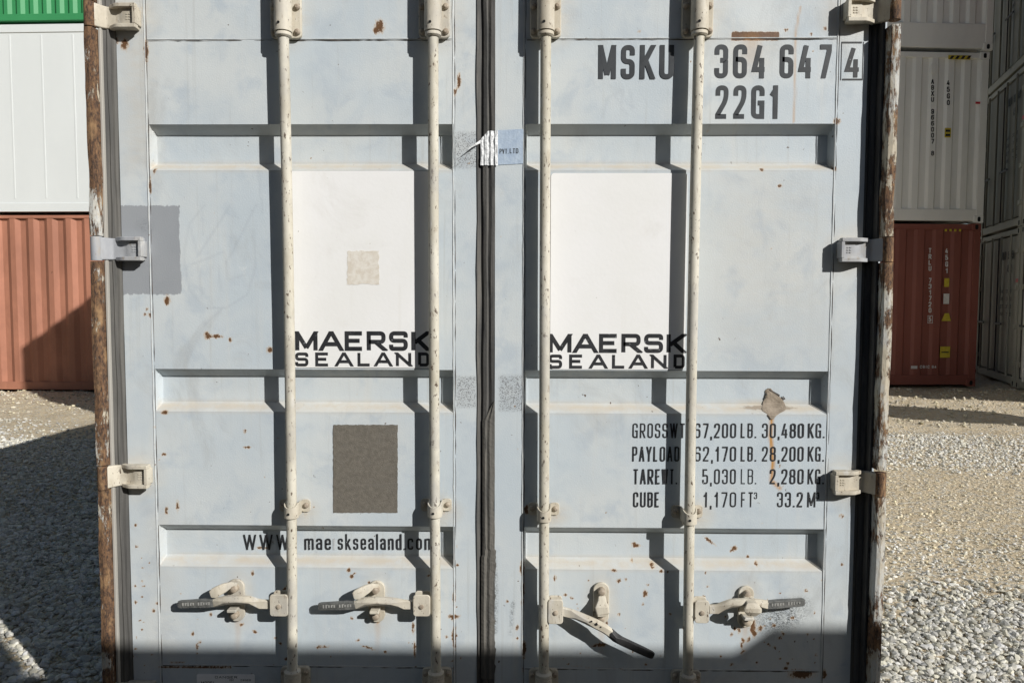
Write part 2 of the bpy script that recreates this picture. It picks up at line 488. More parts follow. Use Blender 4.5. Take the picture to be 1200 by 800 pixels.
# ------------------------------------------------------------------ lettering
GL = {
    'A': (0.95, [[(0, 0), (.45, 1)], [(1, 0), (.55, 1)], [(.17, .3), (.83, .3)]]),
    'B': (0.9, [[(0, 0), (0, 1), (1, 1, 1), (1, .53, 1), (0, .53)], [(.6, .53), (1, .53, 1), (1, 0, 1), (0, 0)]]),
    'C': (0.9, [[(1, .70), (1, 1, 1), (0, 1, 1), (0, 0, 1), (1, 0, 1), (1, .30)]]),
    'D': (0.9, [[(0, 0), (0, 1), (1, 1, 1), (1, 0, 1), (0, 0)]]),
    'E': (0.82, [[(1, 1), (0, 1), (0, 0), (1, 0)], [(0, .52), (.85, .52)]]),
    'F': (0.8, [[(1, 1), (0, 1), (0, -.1)], [(0, .5), (.85, .5)]]),
    'G': (0.92, [[(1, .72), (1, 1, 1), (0, 1, 1), (0, 0, 1), (1, 0), (1, .47), (.5, .47)]]),
    'I': (0.05, [[(.5, -.1), (.5, 1.1)]]),
    'K': (1.0, [[(0, -.1), (0, 1.1)], [(1, 1), (.1, .40)], [(.30, .60), (1, 0)]]),
    'L': (0.8, [[(0, 1.1), (0, 0), (1, 0)]]),
    'M': (1.3, [[(0, -.1), (0, 1.1)], [(1, -.1), (1, 1.1)], [(.02, 1), (.5, .06)], [(.98, 1), (.5, .06)]]),
    'N': (1.0, [[(0, -.1), (0, 1.1)], [(1, -.1), (1, 1.1)], [(0, 1), (1, 0)]]),
    'O': (0.95, [[(0, 0, 1), (0, 1, 1), (1, 1, 1), (1, 0, 1), 'c']]),
    'P': (0.9, [[(0, -.1), (0, 1), (1, 1, 1), (1, .45, 1), (0, .45)]]),
    'R': (0.95, [[(0, -.1), (0, 1), (1, 1, 1), (1, .45, 1), (0, .45)], [(.45, .45), (1, 0)]]),
    'S': (0.9, [[(1, .73), (1, 1, 1), (0, 1, 1), (0, .52, 1), (1, .52, 1), (1, 0, 1), (0, 0, 1), (0, .27)]]),
    'T': (0.85, [[(-.1, 1), (1.1, 1)], [(.5, -.1), (.5, 1)]]),
    'U': (0.95, [[(0, 1.1), (0, 0, 1), (1, 0, 1), (1, 1.1)]]),
    'V': (0.95, [[(0, 1), (.5, 0)], [(1, 1), (.5, 0)]]),
    'W': (1.3, [[(0, 1), (.25, 0)], [(.5, 1), (.25, 0)], [(.5, 1), (.75, 0)], [(1, 1), (.75, 0)]]),
    'X': (0.95, [[(0, 0), (1, 1)], [(1, 0), (0, 1)]]),
    'Y': (0.95, [[(0, 1), (.5, .45)], [(1, 1), (.5, .45)], [(.5, -.1), (.5, .5)]]),
    '1': (0.55, [[(.75, -.1), (.75, 1.1)], [(.75, .93), (.0, .72)]]),
    '2': (0.9, [[(0, .72), (0, 1, 1), (1, 1, 1), (1, .58, 1), (0, .06), (0, 0), (1.05, 0)]]),
    '3': (0.9, [[(0, .73), (0, 1, 1), (1, 1, 1), (1, .54, 1), (.4, .54)], [(.7, .54), (1, .54, 1), (1, 0, 1), (0, 0, 1), (0, .27)]]),
    '4': (0.98, [[(.76, -.1), (.76, .62)], [(.55, 1.05), (0, .22), (1.06, .22)]]),
    '5': (0.9, [[(.95, 1), (.03, 1), (.03, .55), (1, .60, 1), (1, 0, 1), (0, 0, 1), (0, .27)]]),
    '6': (0.92, [[(1, .75), (1, 1, 1), (0, 1, 1), (0, 0, 1), (1, 0, 1), (1, .57, 1), (0, .57)]]),
    '7': (0.9, [[(-.06, 1), (1, 1), (1, .86), (.35, -.1)]]),
    '8': (0.92, [[(0, 0, 1), (0, .53, 1), (1, .53, 1), (1, 0, 1), 'c'], [(.04, .53, 1), (.04, 1, 1), (.96, 1, 1), (.96, .53, 1), 'c']]),
    '9': (0.92, [[(0, .25), (0, 0, 1), (1, 0, 1), (1, 1, 1), (0, 1, 1), (0, .43, 1), (1, .43)]]),
    '0': (0.92, [[(0, 0, 1), (0, 1, 1), (1, 1, 1), (1, 0, 1), 'c']]),
    '.': (0.02, [[(.5, -.2), (.5, .06)]]),
    ',': (0.02, [[(.5, .06), (.5, -.1), (.2, -.22)]]),
    'a': (0.78, [[(0, .5), (0, .68, 1), (1, .68, 1), (1, -.1)], [(1, .40), (0, .38, 1), (0, 0, 1), (1, .02)]]),
    'c': (0.72, [[(1, .48), (1, .68, 1), (0, .68, 1), (0, 0, 1), (1, 0, 1), (1, .2)]]),
    'd': (0.8, [[(1, -.1), (1, 1.1)], [(1, .68), (0, .68, 1), (0, 0, 1), (1, 0)]]),
    'e': (0.78, [[(0, .35), (1, .35), (1, .68, 1), (0, .68, 1), (0, 0, 1), (1, 0, 1), (1, .18)]]),
    'k': (0.8, [[(0, -.1), (0, 1.1)], [(1, .7), (.08, .26)], [(.3, .42), (1, 0)]]),
    'l': (0.05, [[(.5, -.1), (.5, 1.1)]]),
    'm': (1.35, [[(0, -.1), (0, .72)], [(0, .62), (.2, .68), (.5, .68, 1), (.5, -.1)], [(.5, .62), (.7, .68), (1, .68, 1), (1, -.1)]]),
    'n': (0.8, [[(0, -.1), (0, .72)], [(0, .6), (.3, .68), (1, .68, 1), (1, -.1)]]),
    'o': (0.78, [[(0, 0, 1), (0, .68, 1), (1, .68, 1), (1, 0, 1), 'c']]),
    'r': (0.5, [[(0, -.1), (0, .72)], [(0, .5), (.4, .68), (1, .68)]]),
    's': (0.72, [[(1, .5), (1, .68, 1), (0, .68, 1), (0, .36, 1), (1, .36, 1), (1, 0, 1), (0, 0, 1), (0, .18)]]),
}


def round_path(pts, closed, R):
    n = len(pts)
    out = []
    for i, p in enumerate(pts):
        P = np.array(p[:2])
        if len(p) > 2 and (closed or 0 < i < n - 1):
            A = np.array(pts[i - 1][:2])
            B = np.array(pts[(i + 1) % n][:2])
            la = np.linalg.norm(A - P)
            lb = np.linalg.norm(B - P)
            r = min(R, la * 0.5, lb * 0.5)
            a = P + (A - P) / la * r
            b = P + (B - P) / lb * r
            for k in range(7):
                t = k / 6
                # blend towards a circular arc
                q = (1 - t) ** 2 * a + 2 * t * (1 - t) * P + t * t * b
                out.append(q)
        else:
            out.append(P)
    # drop duplicates
    o2 = [out[0]]
    for q in out[1:]:
        if np.linalg.norm(q - o2[-1]) > 1e-5:
            o2.append(q)
    if closed and np.linalg.norm(o2[0] - o2[-1]) < 1e-5:
        o2.pop()
    return o2


def clip_poly(poly, z0, z1):
    for sgn, lim in ((1, z0), (-1, -z1)):
        out = []
        for i in range(len(poly)):
            a, b = poly[i], poly[(i + 1) % len(poly)]
            da, db = sgn * a[1] - lim, sgn * b[1] - lim
            if da >= 0:
                out.append(a)
            if (da >= 0) != (db >= 0):
                t = da / (da - db)
                out.append(a + (b - a) * t)
        poly = out
        if len(poly) < 3:
            return []
    return poly


def ribbon(pts, closed, s, z0, z1):
    n = len(pts)
    L, Rr = [], []
    for i in range(n):
        p = pts[i]
        a = pts[i - 1] if (i > 0 or closed) else None
        b = pts[(i + 1) % n] if (i < n - 1 or closed) else None
        d1 = (p - a) / np.linalg.norm(p - a) if a is not None else None
        d2 = (b - p) / np.linalg.norm(b - p) if b is not None else None
        if d1 is None:
            d1 = d2
        if d2 is None:
            d2 = d1
        n1 = np.array([-d1[1], d1[0]])
        n2 = np.array([-d2[1], d2[0]])
        m = n1 + n2
        lm = np.linalg.norm(m)
        m = n1 if lm < 1e-6 else m / lm
        k = min(1 / max(m @ n1, 0.3), 2.2)
        L.append(p + m * k * s / 2)
        Rr.append(p - m * k * s / 2)
    qs = []
    for i in range(n if closed else n - 1):
        j = (i + 1) % n
        q = clip_poly([L[i], Rr[i], Rr[j], L[j]], z0, z1)
        if q:
            qs.append(q)
    return qs


def text_polys(txt, width, height, stroke, R=0.24, gap=0.16, widths=None, fit_stroke=True):
    """list of strokes, each a list of 2-D polygons, filling width x height"""
    cw = 0.45
    s = stroke
    nat = []
    for ch in txt:
        g = GL[ch]
        nat.append(s + g[0] * (cw - s) * 1.12)
    total = sum(nat) + gap * (len(txt) - 1)
    fx = (width / height) / total
    x = 0.0
    out = []
    for ch, w in zip(txt, nat):
        wx = w * fx
        ss = s
        if ch in 'I.,l1' and ch != '1':
            wx = max(wx, s)
        for st in GL[ch][1]:
            closed = st[-1] == 'c'
            pts = st[:-1] if closed else st
            P = []
            for p in pts:
                q = (x + ss / 2 + p[0] * (wx - ss), ss / 2 + p[1] * (1 - ss))
                P.append(q + ((1,) if len(p) > 2 else ()))
            pp = round_path(P, closed, R)
            # lengthen free diagonal ends so that the clip cuts them level
            if not closed and len(pp) >= 2:
                for e, o in ((0, 1), (-1, -2)):
                    d = pp[e] - pp[o]
                    if abs(d[0]) > 1e-4 and abs(d[1]) > 0.12 and (abs(pp[e][1] - ss / 2) < 1e-3 or abs(pp[e][1] - (1 - ss / 2)) < 1e-3):
                        pp[e] = pp[e] + d / np.linalg.norm(d) * ss
            z0 = -0.16 if ch == ',' else 0.0
            qs = ribbon(pp, closed, ss, z0, 1.0)
            out.append([[p * height for p in q] for q in qs])
        x += wx + gap * fx
    return out


def put_text(mb, strokes, fn):
    for i, st in enumerate(strokes):
        for q in st:
            vs = [fn(p[0], p[1], i) for p in q]
            mb.add(vs, [tuple(range(len(vs)))])


def door_text(name, items, mat, parent, Y, stroke=0.15, R=0.2, gap=0.16):
    """items: (text, px left, px right, py top, py bottom); each word is a mesh of its own"""
    for it in items:
        mb = MB()
        txt, xl, xr, yt, yb = it[:5]
        a = W(xl, yb, Y)
        b = W(xr, yb, Y)
        t = W(xl, yt, Y)
        wd, ht = b[0] - a[0], t[2] - a[2]
        sk = text_polys(txt, wd, ht, stroke, R, gap)
        sl = (b[2] - a[2]) / wd
        put_text(mb, sk, lambda u, v, i: (a[0] + u, Y - 0.00006 * i, a[2] + v + u * sl))
        mb.build(name, mat, parent, recalc=False)


# ------------------------------------------------------------------ ground
def gz(x, y):
    """gentle bumps and ruts of the sandy yard"""
    f = np.clip((y - 5.2) / 1.5, 0.12, 1.0)
    h = .018 * np.sin(y * 5.1 + 1.3 * np.sin(x * 1.1) + x * .5) + .014 * np.sin(x * 2.7 + 2.1 * np.sin(y * 1.7)) + .010 * np.sin(x * 6.3 + y * 4.1) * np.sin(y * 7.7 - x * 2.2) + .006 * np.sin(x * 13.1 + 3 * np.sin(y * 5)) * np.sin(y * 15.3 + x * 4)
    e = np.clip(np.minimum(np.minimum(x + 13, 15 - x), np.minimum(y + 7, 14 - y)), 0, 1)
    return f * (h - .012) * e


gx_ = np.array([-300, -60, -20] + list(np.arange(-14, 16.01, .09)) + [25, 60, 300])
gy_ = np.array([-300, -60, -15] + list(np.arange(-8, 15.01, .09)) + [25, 60, 300])
GX, GY = np.meshgrid(gx_, gy_)
gi = np.arange(GX.size).reshape(GX.shape)
gm_ = bpy.data.meshes.new('ground')
gm_.from_pydata(np.stack([GX, GY, gz(GX, GY)], -1).reshape(-1, 3).tolist(), [], np.stack([gi[:-1, :-1], gi[:-1, 1:], gi[1:, 1:], gi[1:, :-1]], -1).reshape(-1, 4).tolist())
gm_.materials.append(M_ground)
gm_.shade_smooth()
g = bpy.data.objects.new('ground', gm_)
COL.objects.link(g)
g['kind'] = 'structure'


def make_gravel():
    ph = (1 + 5 ** 0.5) / 2
    iv = np.array([(-1, ph, 0), (1, ph, 0), (-1, -ph, 0), (1, -ph, 0), (0, -1, ph), (0, 1, ph), (0, -1, -ph), (0, 1, -ph), (ph, 0, -1), (ph, 0, 1), (-ph, 0, -1), (-ph, 0, 1)], float)
    iv /= np.linalg.norm(iv[0])
    fi = np.array([(0, 11, 5), (0, 5, 1), (0, 1, 7), (0, 7, 10), (0, 10, 11), (1, 5, 9), (5, 11, 4), (11, 10, 2), (10, 7, 6), (7, 1, 8), (3, 9, 4), (3, 4, 2), (3, 2, 6), (3, 6, 8), (3, 8, 9), (4, 9, 5), (2, 4, 11), (6, 2, 10), (8, 6, 7), (9, 8, 1)])
    P, R, T = [], [], []

    def zone(x0, x1, y0, y1, dens, r0, r1, lo, hi, keep=None, tan=0):
        n = int((x1 - x0) * (y1 - y0) * dens)
        x = rng.uniform(x0, x1, n)
        y = rng.uniform(y0, y1, n)
        if keep is not None:
            m = keep(x, y)
            x, y = x[m], y[m]
            n = len(x)
        r = r0 + (r1 - r0) * rng.random(n) ** 2.2
        t = rng.uniform(lo, hi, n)
        warm = rng.uniform(0.0, 1.0, n)
        P.append(np.stack([x, y, gz(x, y) + r * rng.uniform(0.0, 0.7, n)], 1))
        R.append(r)
        T.append(np.stack([t * (1 + .05 * warm), t * (1 - .0 * warm - .08 * tan), t * (1 - .20 * warm - .22 * tan), np.ones(n)], 1))

    def wob(x, y):
        return 0.5 * np.sin(x * 1.3 + 0.7 * y) + 0.35 * np.sin(x * 3.1 + 1.0) + 0.25 * np.sin(y * 4.3 + x)
    # left, all gravel
    L = lambda x, y: (x < -1.26) & (x > -1.3 - (y + 2.6) * 0.75)
    zone(-4.6, -1.25, 0.15, 2.4, 5200, .0055, .021, .32, .78, L)
    zone(-5.6, -1.25, 2.4, 5.0, 1900, .008, .021, .34, .78, L)
    zone(-7.5, -2.0, 5.0, 8.2, 420, .012, .024, .30, .62, lambda x, y: L(x, y) & (rng.random(len(x)) < np.clip((6.3 + 0.6 * wob(x, y) - y) / 1.2, 0, 1)))
    # right: coarse gravel near, sandy strip, gravel band
    Rr = lambda x, y: (x > 1.25) & (x < 1.3 + (y + 2.6) * 0.75)
    zone(1.25, 4.2, 0.15, 2.0, 7500, .0042, .0180, .23, .70, lambda x, y: Rr(x, y) & (rng.random(len(x)) < np.clip((1.36 + .25 * wob(x * 2, y) - y) / .5, 0, 1)))
    zone(1.25, 4.4, 1.2, 2.2, 1700, .005, .014, .36, .76, lambda x, y: Rr(x, y) & (rng.random(len(x)) < 0.8 - 0.55 * (y - 1.2)))
    zone(1.25, 6.0, 1.6, 4.3, 750, .0045, .013, .50, .80, lambda x, y: Rr(x, y) & (rng.random(len(x)) < 0.55 + 0.45 * wob(x, y * 2)), 1)
    zone(1.25, 8.0, 3.2, 6.8, 1300, .007, .019, .38, .80, lambda x, y: Rr(x, y) & (rng.random(len(x)) < np.clip((1.05 + .35 * wob(x, y) - np.abs(y - 4.9)) / .7, 0, 1)))
    zone(1.25, 9.0, 6.0, 9.6, 70, .010, .034, .36, .60, Rr, 1)
    zone(-8.0, -3.0, 6.6, 9.0, 60, .010, .03, .4, .65, L, 1)
    # around the yard, thinner, outside the direct view
    zone(-6, 6, -2.9, 0.1, 120, .012, .03, .3, .6)
    P = np.concatenate(P)
    R = np.concatenate(R)
    T = np.concatenate(T)
    n = len(R)
    base = iv[None] * rng.uniform(0.72, 1.25, (n, 12, 1))
    base *= np.stack([rng.uniform(.8, 1.35, n), rng.uniform(.7, 1.1, n), rng.uniform(.4, .75, n)], 1)[:, None, :]
    q = rng.normal(size=(n, 4)) * np.array([2.2, .35, .35, 2.2])
    q /= np.linalg.norm(q, axis=1, keepdims=True)
    w, x, y, z = q.T
    Rm = np.stack([1 - 2 * (y * y + z * z), 2 * (x * y - z * w), 2 * (x * z + y * w), 2 * (x * y + z * w), 1 - 2 * (x * x + z * z), 2 * (y * z - x * w), 2 * (x * z - y * w), 2 * (y * z + x * w), 1 - 2 * (x * x + y * y)], 1).reshape(n, 3, 3)
    V = np.einsum('nij,nkj->nki', Rm, base) * R[:, None, None] + P[:, None, :]
    F = fi[None] + (np.arange(n) * 12)[:, None, None]
    me = bpy.data.meshes.new('gravel')
    me.vertices.add(n * 12)
    me.vertices.foreach_set('co', V.reshape(-1).astype(np.float32))
    me.loops.add(n * 60)
    me.loops.foreach_set('vertex_index', F.reshape(-1).astype(np.int32))
    me.polygons.add(n * 20)
    me.polygons.foreach_set('loop_start', np.arange(0, n * 60, 3, dtype=np.int32))
    me.polygons.foreach_set('loop_total', np.full(n * 20, 3, dtype=np.int32))
    me.update(calc_edges=True)
    at = me.attributes.new('tone', 'FLOAT_COLOR', 'POINT')
    at.data.foreach_set('color', np.repeat(T, 12, 0).reshape(-1).astype(np.float32))
    me.polygons.foreach_set('use_smooth', np.zeros(n * 20, dtype=bool))
    me.materials.append(M_gravel)
    o = bpy.data.objects.new('gravel', me)
    COL.objects.link(o)
    o['kind'] = 'stuff'
    o['label'] = 'grey crushed stone gravel scattered over the sandy yard'
    o['category'] = 'gravel'
    print('stones', n)


make_gravel()


# ------------------------------------------------------------------ generic containers of the yard
def corr_profile(x0, x1, pitch, depth, flat=0.27, slope=0.23):
    """list of (x, d): d = 0 outer, depth = inner"""
    n = max(1, round((x1 - x0) / pitch))
    p = (x1 - x0) / n
    out = []
    for i in range(n):
        a = x0 + i * p
        out += [(a, 0), (a + p * flat, 0), (a + p * (flat + slope), depth), (a + p * (2 * flat + slope), depth)]
    out.append((x1, 0))
    return out


def yard_container(name, label, group, loc, rz, Wd, Ld, H, mat, front='corr', pitch=0.278, depth=0.036, rail=(0.16, 0.10), flat=0.27, slope=0.23, framemat=None, cat='container'):
    """front face in the local x axis (0..Wd) at local y = 0, body towards +y"""
    fm = framemat or mat
    root = empty(name, loc, rz, label, cat, group)
    zb, zt = rail[0], H - rail[1]
    pw = 0.13
    fr = MB()
    for x in (0, Wd - pw):
        for y in (0, Ld - pw):
            fr.box(x + .004, x + pw - .004, y + .004, y + pw - .004, 0.118, H - 0.118)
    for y in (0.012, Ld - 0.072):
        fr.box(pw - .01, Wd - pw + .01, y, y + 0.06, 0.03, zb)
        fr.box(pw - .01, Wd - pw + .01, y, y + 0.06, zt, H - 0.012)
    for x in (0.012, Wd - 0.072):
        fr.box(x, x + 0.06, pw - .01, Ld - pw + .01, 0.03, zb)
        fr.box(x, x + 0.06, pw - .01, Ld - pw + .01, zt, H - 0.012)
    fr.build('frame', fm, root, bevel=0.006, segs=1)
    for sx in (0, 1):
        for sy in (0, 1):
            for sz in (0, 1):
                c = MB()
                cx, cyy, cz = sx * (Wd - .162), sy * (Ld - .178), sz * (H - .118)
                c.box(cx, cx + .162, cyy, cyy + .178, cz, cz + .118)
                co_ = c.build('corner_casting', fm, root, bevel=0.008, segs=1)
                if sy == 0:
                    h = MB()
                    hx = cx + .081
                    h.prism_xz(rrect(hx - .025, hx + .025, cz + .02, cz + .098, .02), -.003, .02)
                    h.build('casting_hole', M_hole, co_)
    # walls
    def wall(pts, zz0, zz1, tr, nm='wall', m=mat):
        mb = MB()
        vs = []
        for (a, d) in pts:
            vs.append(tr(a, d, zz0))
            vs.append(tr(a, d, zz1))
        fs = [(2 * i, 2 * i + 2, 2 * i + 3, 2 * i + 1) for i in range(len(pts) - 1)]
        mb.add(vs, fs)
        return mb.build(nm, m, root)
    ins = 0.02
    if front == 'corr':
        wall(corr_profile(pw, Wd - pw, pitch, depth, flat, slope), zb, zt, lambda a, d, z: (a, ins + d, z), 'front_wall')
    elif front == 'reefer':
        mb = MB()
        nn = 12
        st = (Wd - 2 * pw) / nn
        mb.box(pw, Wd - pw, ins + .006, ins + .03, zb, zt)
        mb.build('front_wall', mat, root)
        for i in range(1, nn):
            sm = MB()
            sm.box(pw + i * st - .012, pw + i * st + .012, ins + .001, ins + .0055, zb + .07, zt - .03)
            sm.build('wall_seam', mat, root, bevel=.002, segs=1)
    elif front == 'door':
        for sgn in (0, 1):
            x0 = pw + .02 + sgn * (Wd / 2 - pw - .01)
            x1 = x0 + Wd / 2 - pw - .03
            d = MB()
            zs = np.linspace(zb + .02, zt - .02, 6)
            d.box(x0, x1, ins + .006, ins + .06, zb + .02, zt - .02)
            dr = d.build('door', mat, root, bevel=.006, segs=1)
            for q in (.25, .75):
                xx = x0 + (x1 - x0) * q
                MB().cyl((xx, -.012, zb - .02), (xx, -.012, zt + .02), .017, n=10).build('lock_rod', mat, dr, smooth=True)
            hb = MB()
            hb.bar([(x0 + .1, -.04, 1.02), (x0 + .5, -.035, 1.02)], [(.035, .02)] * 2, 6)
            hb.build('door_handle', M_gripk, dr, smooth=True)
            for hz in (.35, .95, 1.6, 2.2):
                hx = x0 - .04 if sgn == 0 else x1 + .04
                MB().box(hx - .06, hx + .06, -.014, .016, hz, hz + .08).build('hinge', fm, dr, bevel=.006, segs=1)
            MB().box(x0 - .014, x0 - .003, .010, .05, zb, zt).build('door_gasket', M_gasket, dr)
    wall(corr_profile(pw, Wd - pw, pitch, depth), zb, zt, lambda a, d, z: (a, Ld - ins - d, z), 'back_wall')
    wall(corr_profile(pw, Ld - pw, .278, depth), zb, zt, lambda a, d, z: (ins + d, a, z), 'side_wall')
    wall(corr_profile(pw, Ld - pw, .278, depth), zb, zt, lambda a, d, z: (Wd - ins - d, a, z), 'side_wall')
    rf = MB()
    rf.box(.05, Wd - .05, .05, Ld - .05, H - .05, H - .018)
    rf.build('roof', mat, root)
    fl = MB()
    fl.box(.05, Wd - .05, .05, Ld - .05, .06, .14)
    fl.build('floor_base', fm, root)
    return root


def face_text(root, name, items, mat, stroke=0.16):
    """lettering on a generic container's front face; items (text, x0, x1, z0, z1, y)"""
    mb = MB()
    for txt, x0, x1, z0, z1, y in items:
        sk = text_polys(txt, x1 - x0, z1 - z0, stroke, 0.2, 0.18)
        put_text(mb, sk, lambda u, v, i: (x0 + u, y - .0003 * i, z0 + v))
    return mb.build(name, mat, root, recalc=False)


def face_patch(root, name, x0, x1, z0, z1, mat, y=0.0, th=.003):
    return MB().box(x0, x1, y - th, y, z0, z1).build(name, mat, root)


# ---- left stack (behind, left)
LX, LY = -11.55, 8.93
lc_red = yard_container('shipping_container', 'faded red corrugated container on the ground at far left, bottom of its stack', 'stacked containers behind', (LX, LY, 0), math.radians(-1.6), 6.06, 2.44, 2.68, M_red, pitch=.29, rail=(.15, .06))
lc_wh = yard_container('refrigerated_container', 'white flat-sided container with thin vertical seams, between green and red ones', 'stacked containers behind', (LX, LY, 2.69), math.radians(-1.6), 6.06, 2.44, 2.80, M_reefer, front='reefer', rail=(.16, .13))
lc_gr = yard_container('shipping_container', 'bright green corrugated container on top of the white one at left', 'stacked containers behind', (LX, LY, 5.50), math.radians(-1.6), 6.06, 2.44, 2.6, M_green, pitch=.20, rail=(.13, .10))

# ---- right stack, corrugated ends
RZ = math.radians(4.0)
RW, RL = 2.44, 6.06
rx_corner = np.array([7.62, 10.02])
ro = (rx_corner[0] - RW * math.cos(RZ), rx_corner[1] - RW * math.sin(RZ))
rc_red = yard_container('shipping_container', 'dark oxide red container with white vertical code in shade, bottom at right', 'stacked containers behind', (ro[0], ro[1], 0), RZ, RW, RL, 2.68, M_redd, pitch=.31, rail=(.19, .10), flat=.36, slope=.14)
rc_wh = yard_container('shipping_container', 'off-white container with black vertical code above the dark red one', 'stacked containers behind', (ro[0] + .03, ro[1], 2.69), RZ, RW, RL, 2.74, M_white, pitch=.29, rail=(.22, .10), flat=.36, slope=.14)
rc_w2 = yard_container('shipping_container', 'topmost off-white container at right with deep plain bottom beam', 'stacked containers behind', (ro[0] + .08, ro[1] + .01, 5.46), RZ, RW, RL, 2.74, M_white, pitch=.29, rail=(.42, .10), flat=.36, slope=.14)


def loc_x(px, py, root):
    """photo pixel -> local x, z on a generic container's front face"""
    d = FW + (px - 600) / FPX * RT - (py - 400) / FPX * UP
    r = root.rotation_euler.z
    nx, ny = -math.sin(r), math.cos(r)
    L = root.location
    t = ((L.x - CAM[0]) * nx + (L.y - CAM[1]) * ny) / (d[0] * nx + d[1] * ny)
    p = CAM + t * d
    return (p[0] - L.x) * math.cos(r) + (p[1] - L.y) * math.sin(r), p[2] - L.z


def vert_text(root, txt, px, py0, py1, h_px, w_px, mat, y=.0, name='lettering'):
    items = []
    n = len(txt)
    for i, ch in enumerate(txt):
        if ch == ' ':
            continue
        cyp = py0 + (py1 - py0) * (i + .5) / n
        x0, z0 = loc_x(px - w_px / 2, cyp + h_px / 2, root)
        x1, z1 = loc_x(px + w_px / 2, cyp - h_px / 2, root)
        items.append((ch, x0, x1, z0, z1, y))
    return face_text(root, name, items, mat, .2)


def px_patch(root, name, px0, px1, py0, py1, mat, y=.012, th=.004):
    x0, z0 = loc_x(px0, py1, root)
    x1, z1 = loc_x(px1, py0, root)
    return face_patch(root, name, x0, x1, z0, z1, mat, y, th)


FY = .014
vert_text(rc_wh, 'ABXU 966007 8', 1093.5, 92, 183, 5.6, 3.6, M_black, FY)
vert_text(rc_wh, '45G0', 1112, 93, 124, 6.0, 3.8, M_black, FY)
hz = px_patch(rc_wh, 'hazard_strip', 1111, 1137, 65.5, 69.8, M_yellow, -.004)
for i in range(4):
    x0, z0 = loc_x(1112 + i * 6.6, 69.6, rc_wh)
    x1, z1 = loc_x(1115.5 + i * 6.6, 65.7, rc_wh)
    dx = (x1 - x0) * .8
    MB().prism_xz([(x0, z0), (x1, z0), (x1 + dx, z1), (x0 + dx, z1)], -.010, -.008).build('hazard_bar', M_black, hz)
yp = px_patch(rc_wh, 'yellow_sticker', 1107.5, 1115, 150, 161, M_yellow, FY)
px_patch(rc_wh, 'sticker_print', 1108.5, 1114, 152, 154.6, M_black, FY - .005).parent = yp
px_patch(rc_wh, 'sticker_print', 1108.5, 1114, 157, 159.6, M_black, FY - .005).parent = yp
px_patch(rc_wh, 'red_reflector', 1143, 1148.5, 119.5, 122, M_redmark, -.001)
x0, z0 = loc_x(1091, 86, rc_wh)
x1, z1 = loc_x(1097, 75, rc_wh)
MB().prism_xz(rrect(x0, x1, z0, z1, .012), FY - .014, FY).build('vent_cover', M_white, rc_wh, bevel=.004)

vert_text(rc_red, 'TRLU 731720', 1090.5, 290, 367, 5.8, 3.6, M_wtxt, FY)
vert_text(rc_red, '5', 1090.5, 370, 378, 5.8, 3.2, M_wtxt, FY)
vert_text(rc_red, '45G1', 1110, 290, 321, 6.2, 3.6, M_wtxt, FY)
for a in ((1087.6, 1088.2, 370, 378), (1093, 1093.6, 370, 378), (1087.6, 1093.6, 369.6, 370.2), (1087.6, 1093.6, 378, 378.6)):
    px_patch(rc_red, 'check_box_line', *a, M_wtxt, FY)
px_patch(rc_red, 'yellow_sticker', 1107, 1113, 326, 336, M_yellow, FY)
px_patch(rc_red, 'white_sticker', 1106, 1113, 344, 356, M_wtxt, FY)
x0, z0 = loc_x(1104, 376, rc_red)
x1, z1 = loc_x(1115, 367, rc_red)
MB().prism_xz([(x0, z0), (x1, z0), (x1 - .035, z1), (x0 + .05, z1)], FY - .004, FY).build('yellow_sticker', M_yellow, rc_red)
px_patch(rc_red, 'yellow_sticker', 1102, 1114, 406, 419, M_yellow, FY)
px_patch(rc_red, 'sticker_print', 1103.5, 1112, 412, 413.2, M_black, FY - .005)
px_patch(rc_red, 'white_sticker', 1068, 1075.5, 428.5, 432, M_wtxt, FY)
x0, z0 = loc_x(1078.5, 431.5, rc_red)
x1, z1 = loc_x(1098, 428, rc_red)
face_text(rc_red, 'lettering', [('CBIC', x0, x0 + (x1 - x0) * .58, z0, z1, FY), ('84', x0 + (x1 - x0) * .72, x1, z0, z1, FY)], M_wtxt, .22)
for i in range(4):
    px_patch(rc_red, 'hazard_bar', 1107 + i * 5.5, 1109.6 + i * 5.5, 268.5, 271.2, M_yellow, -.002)

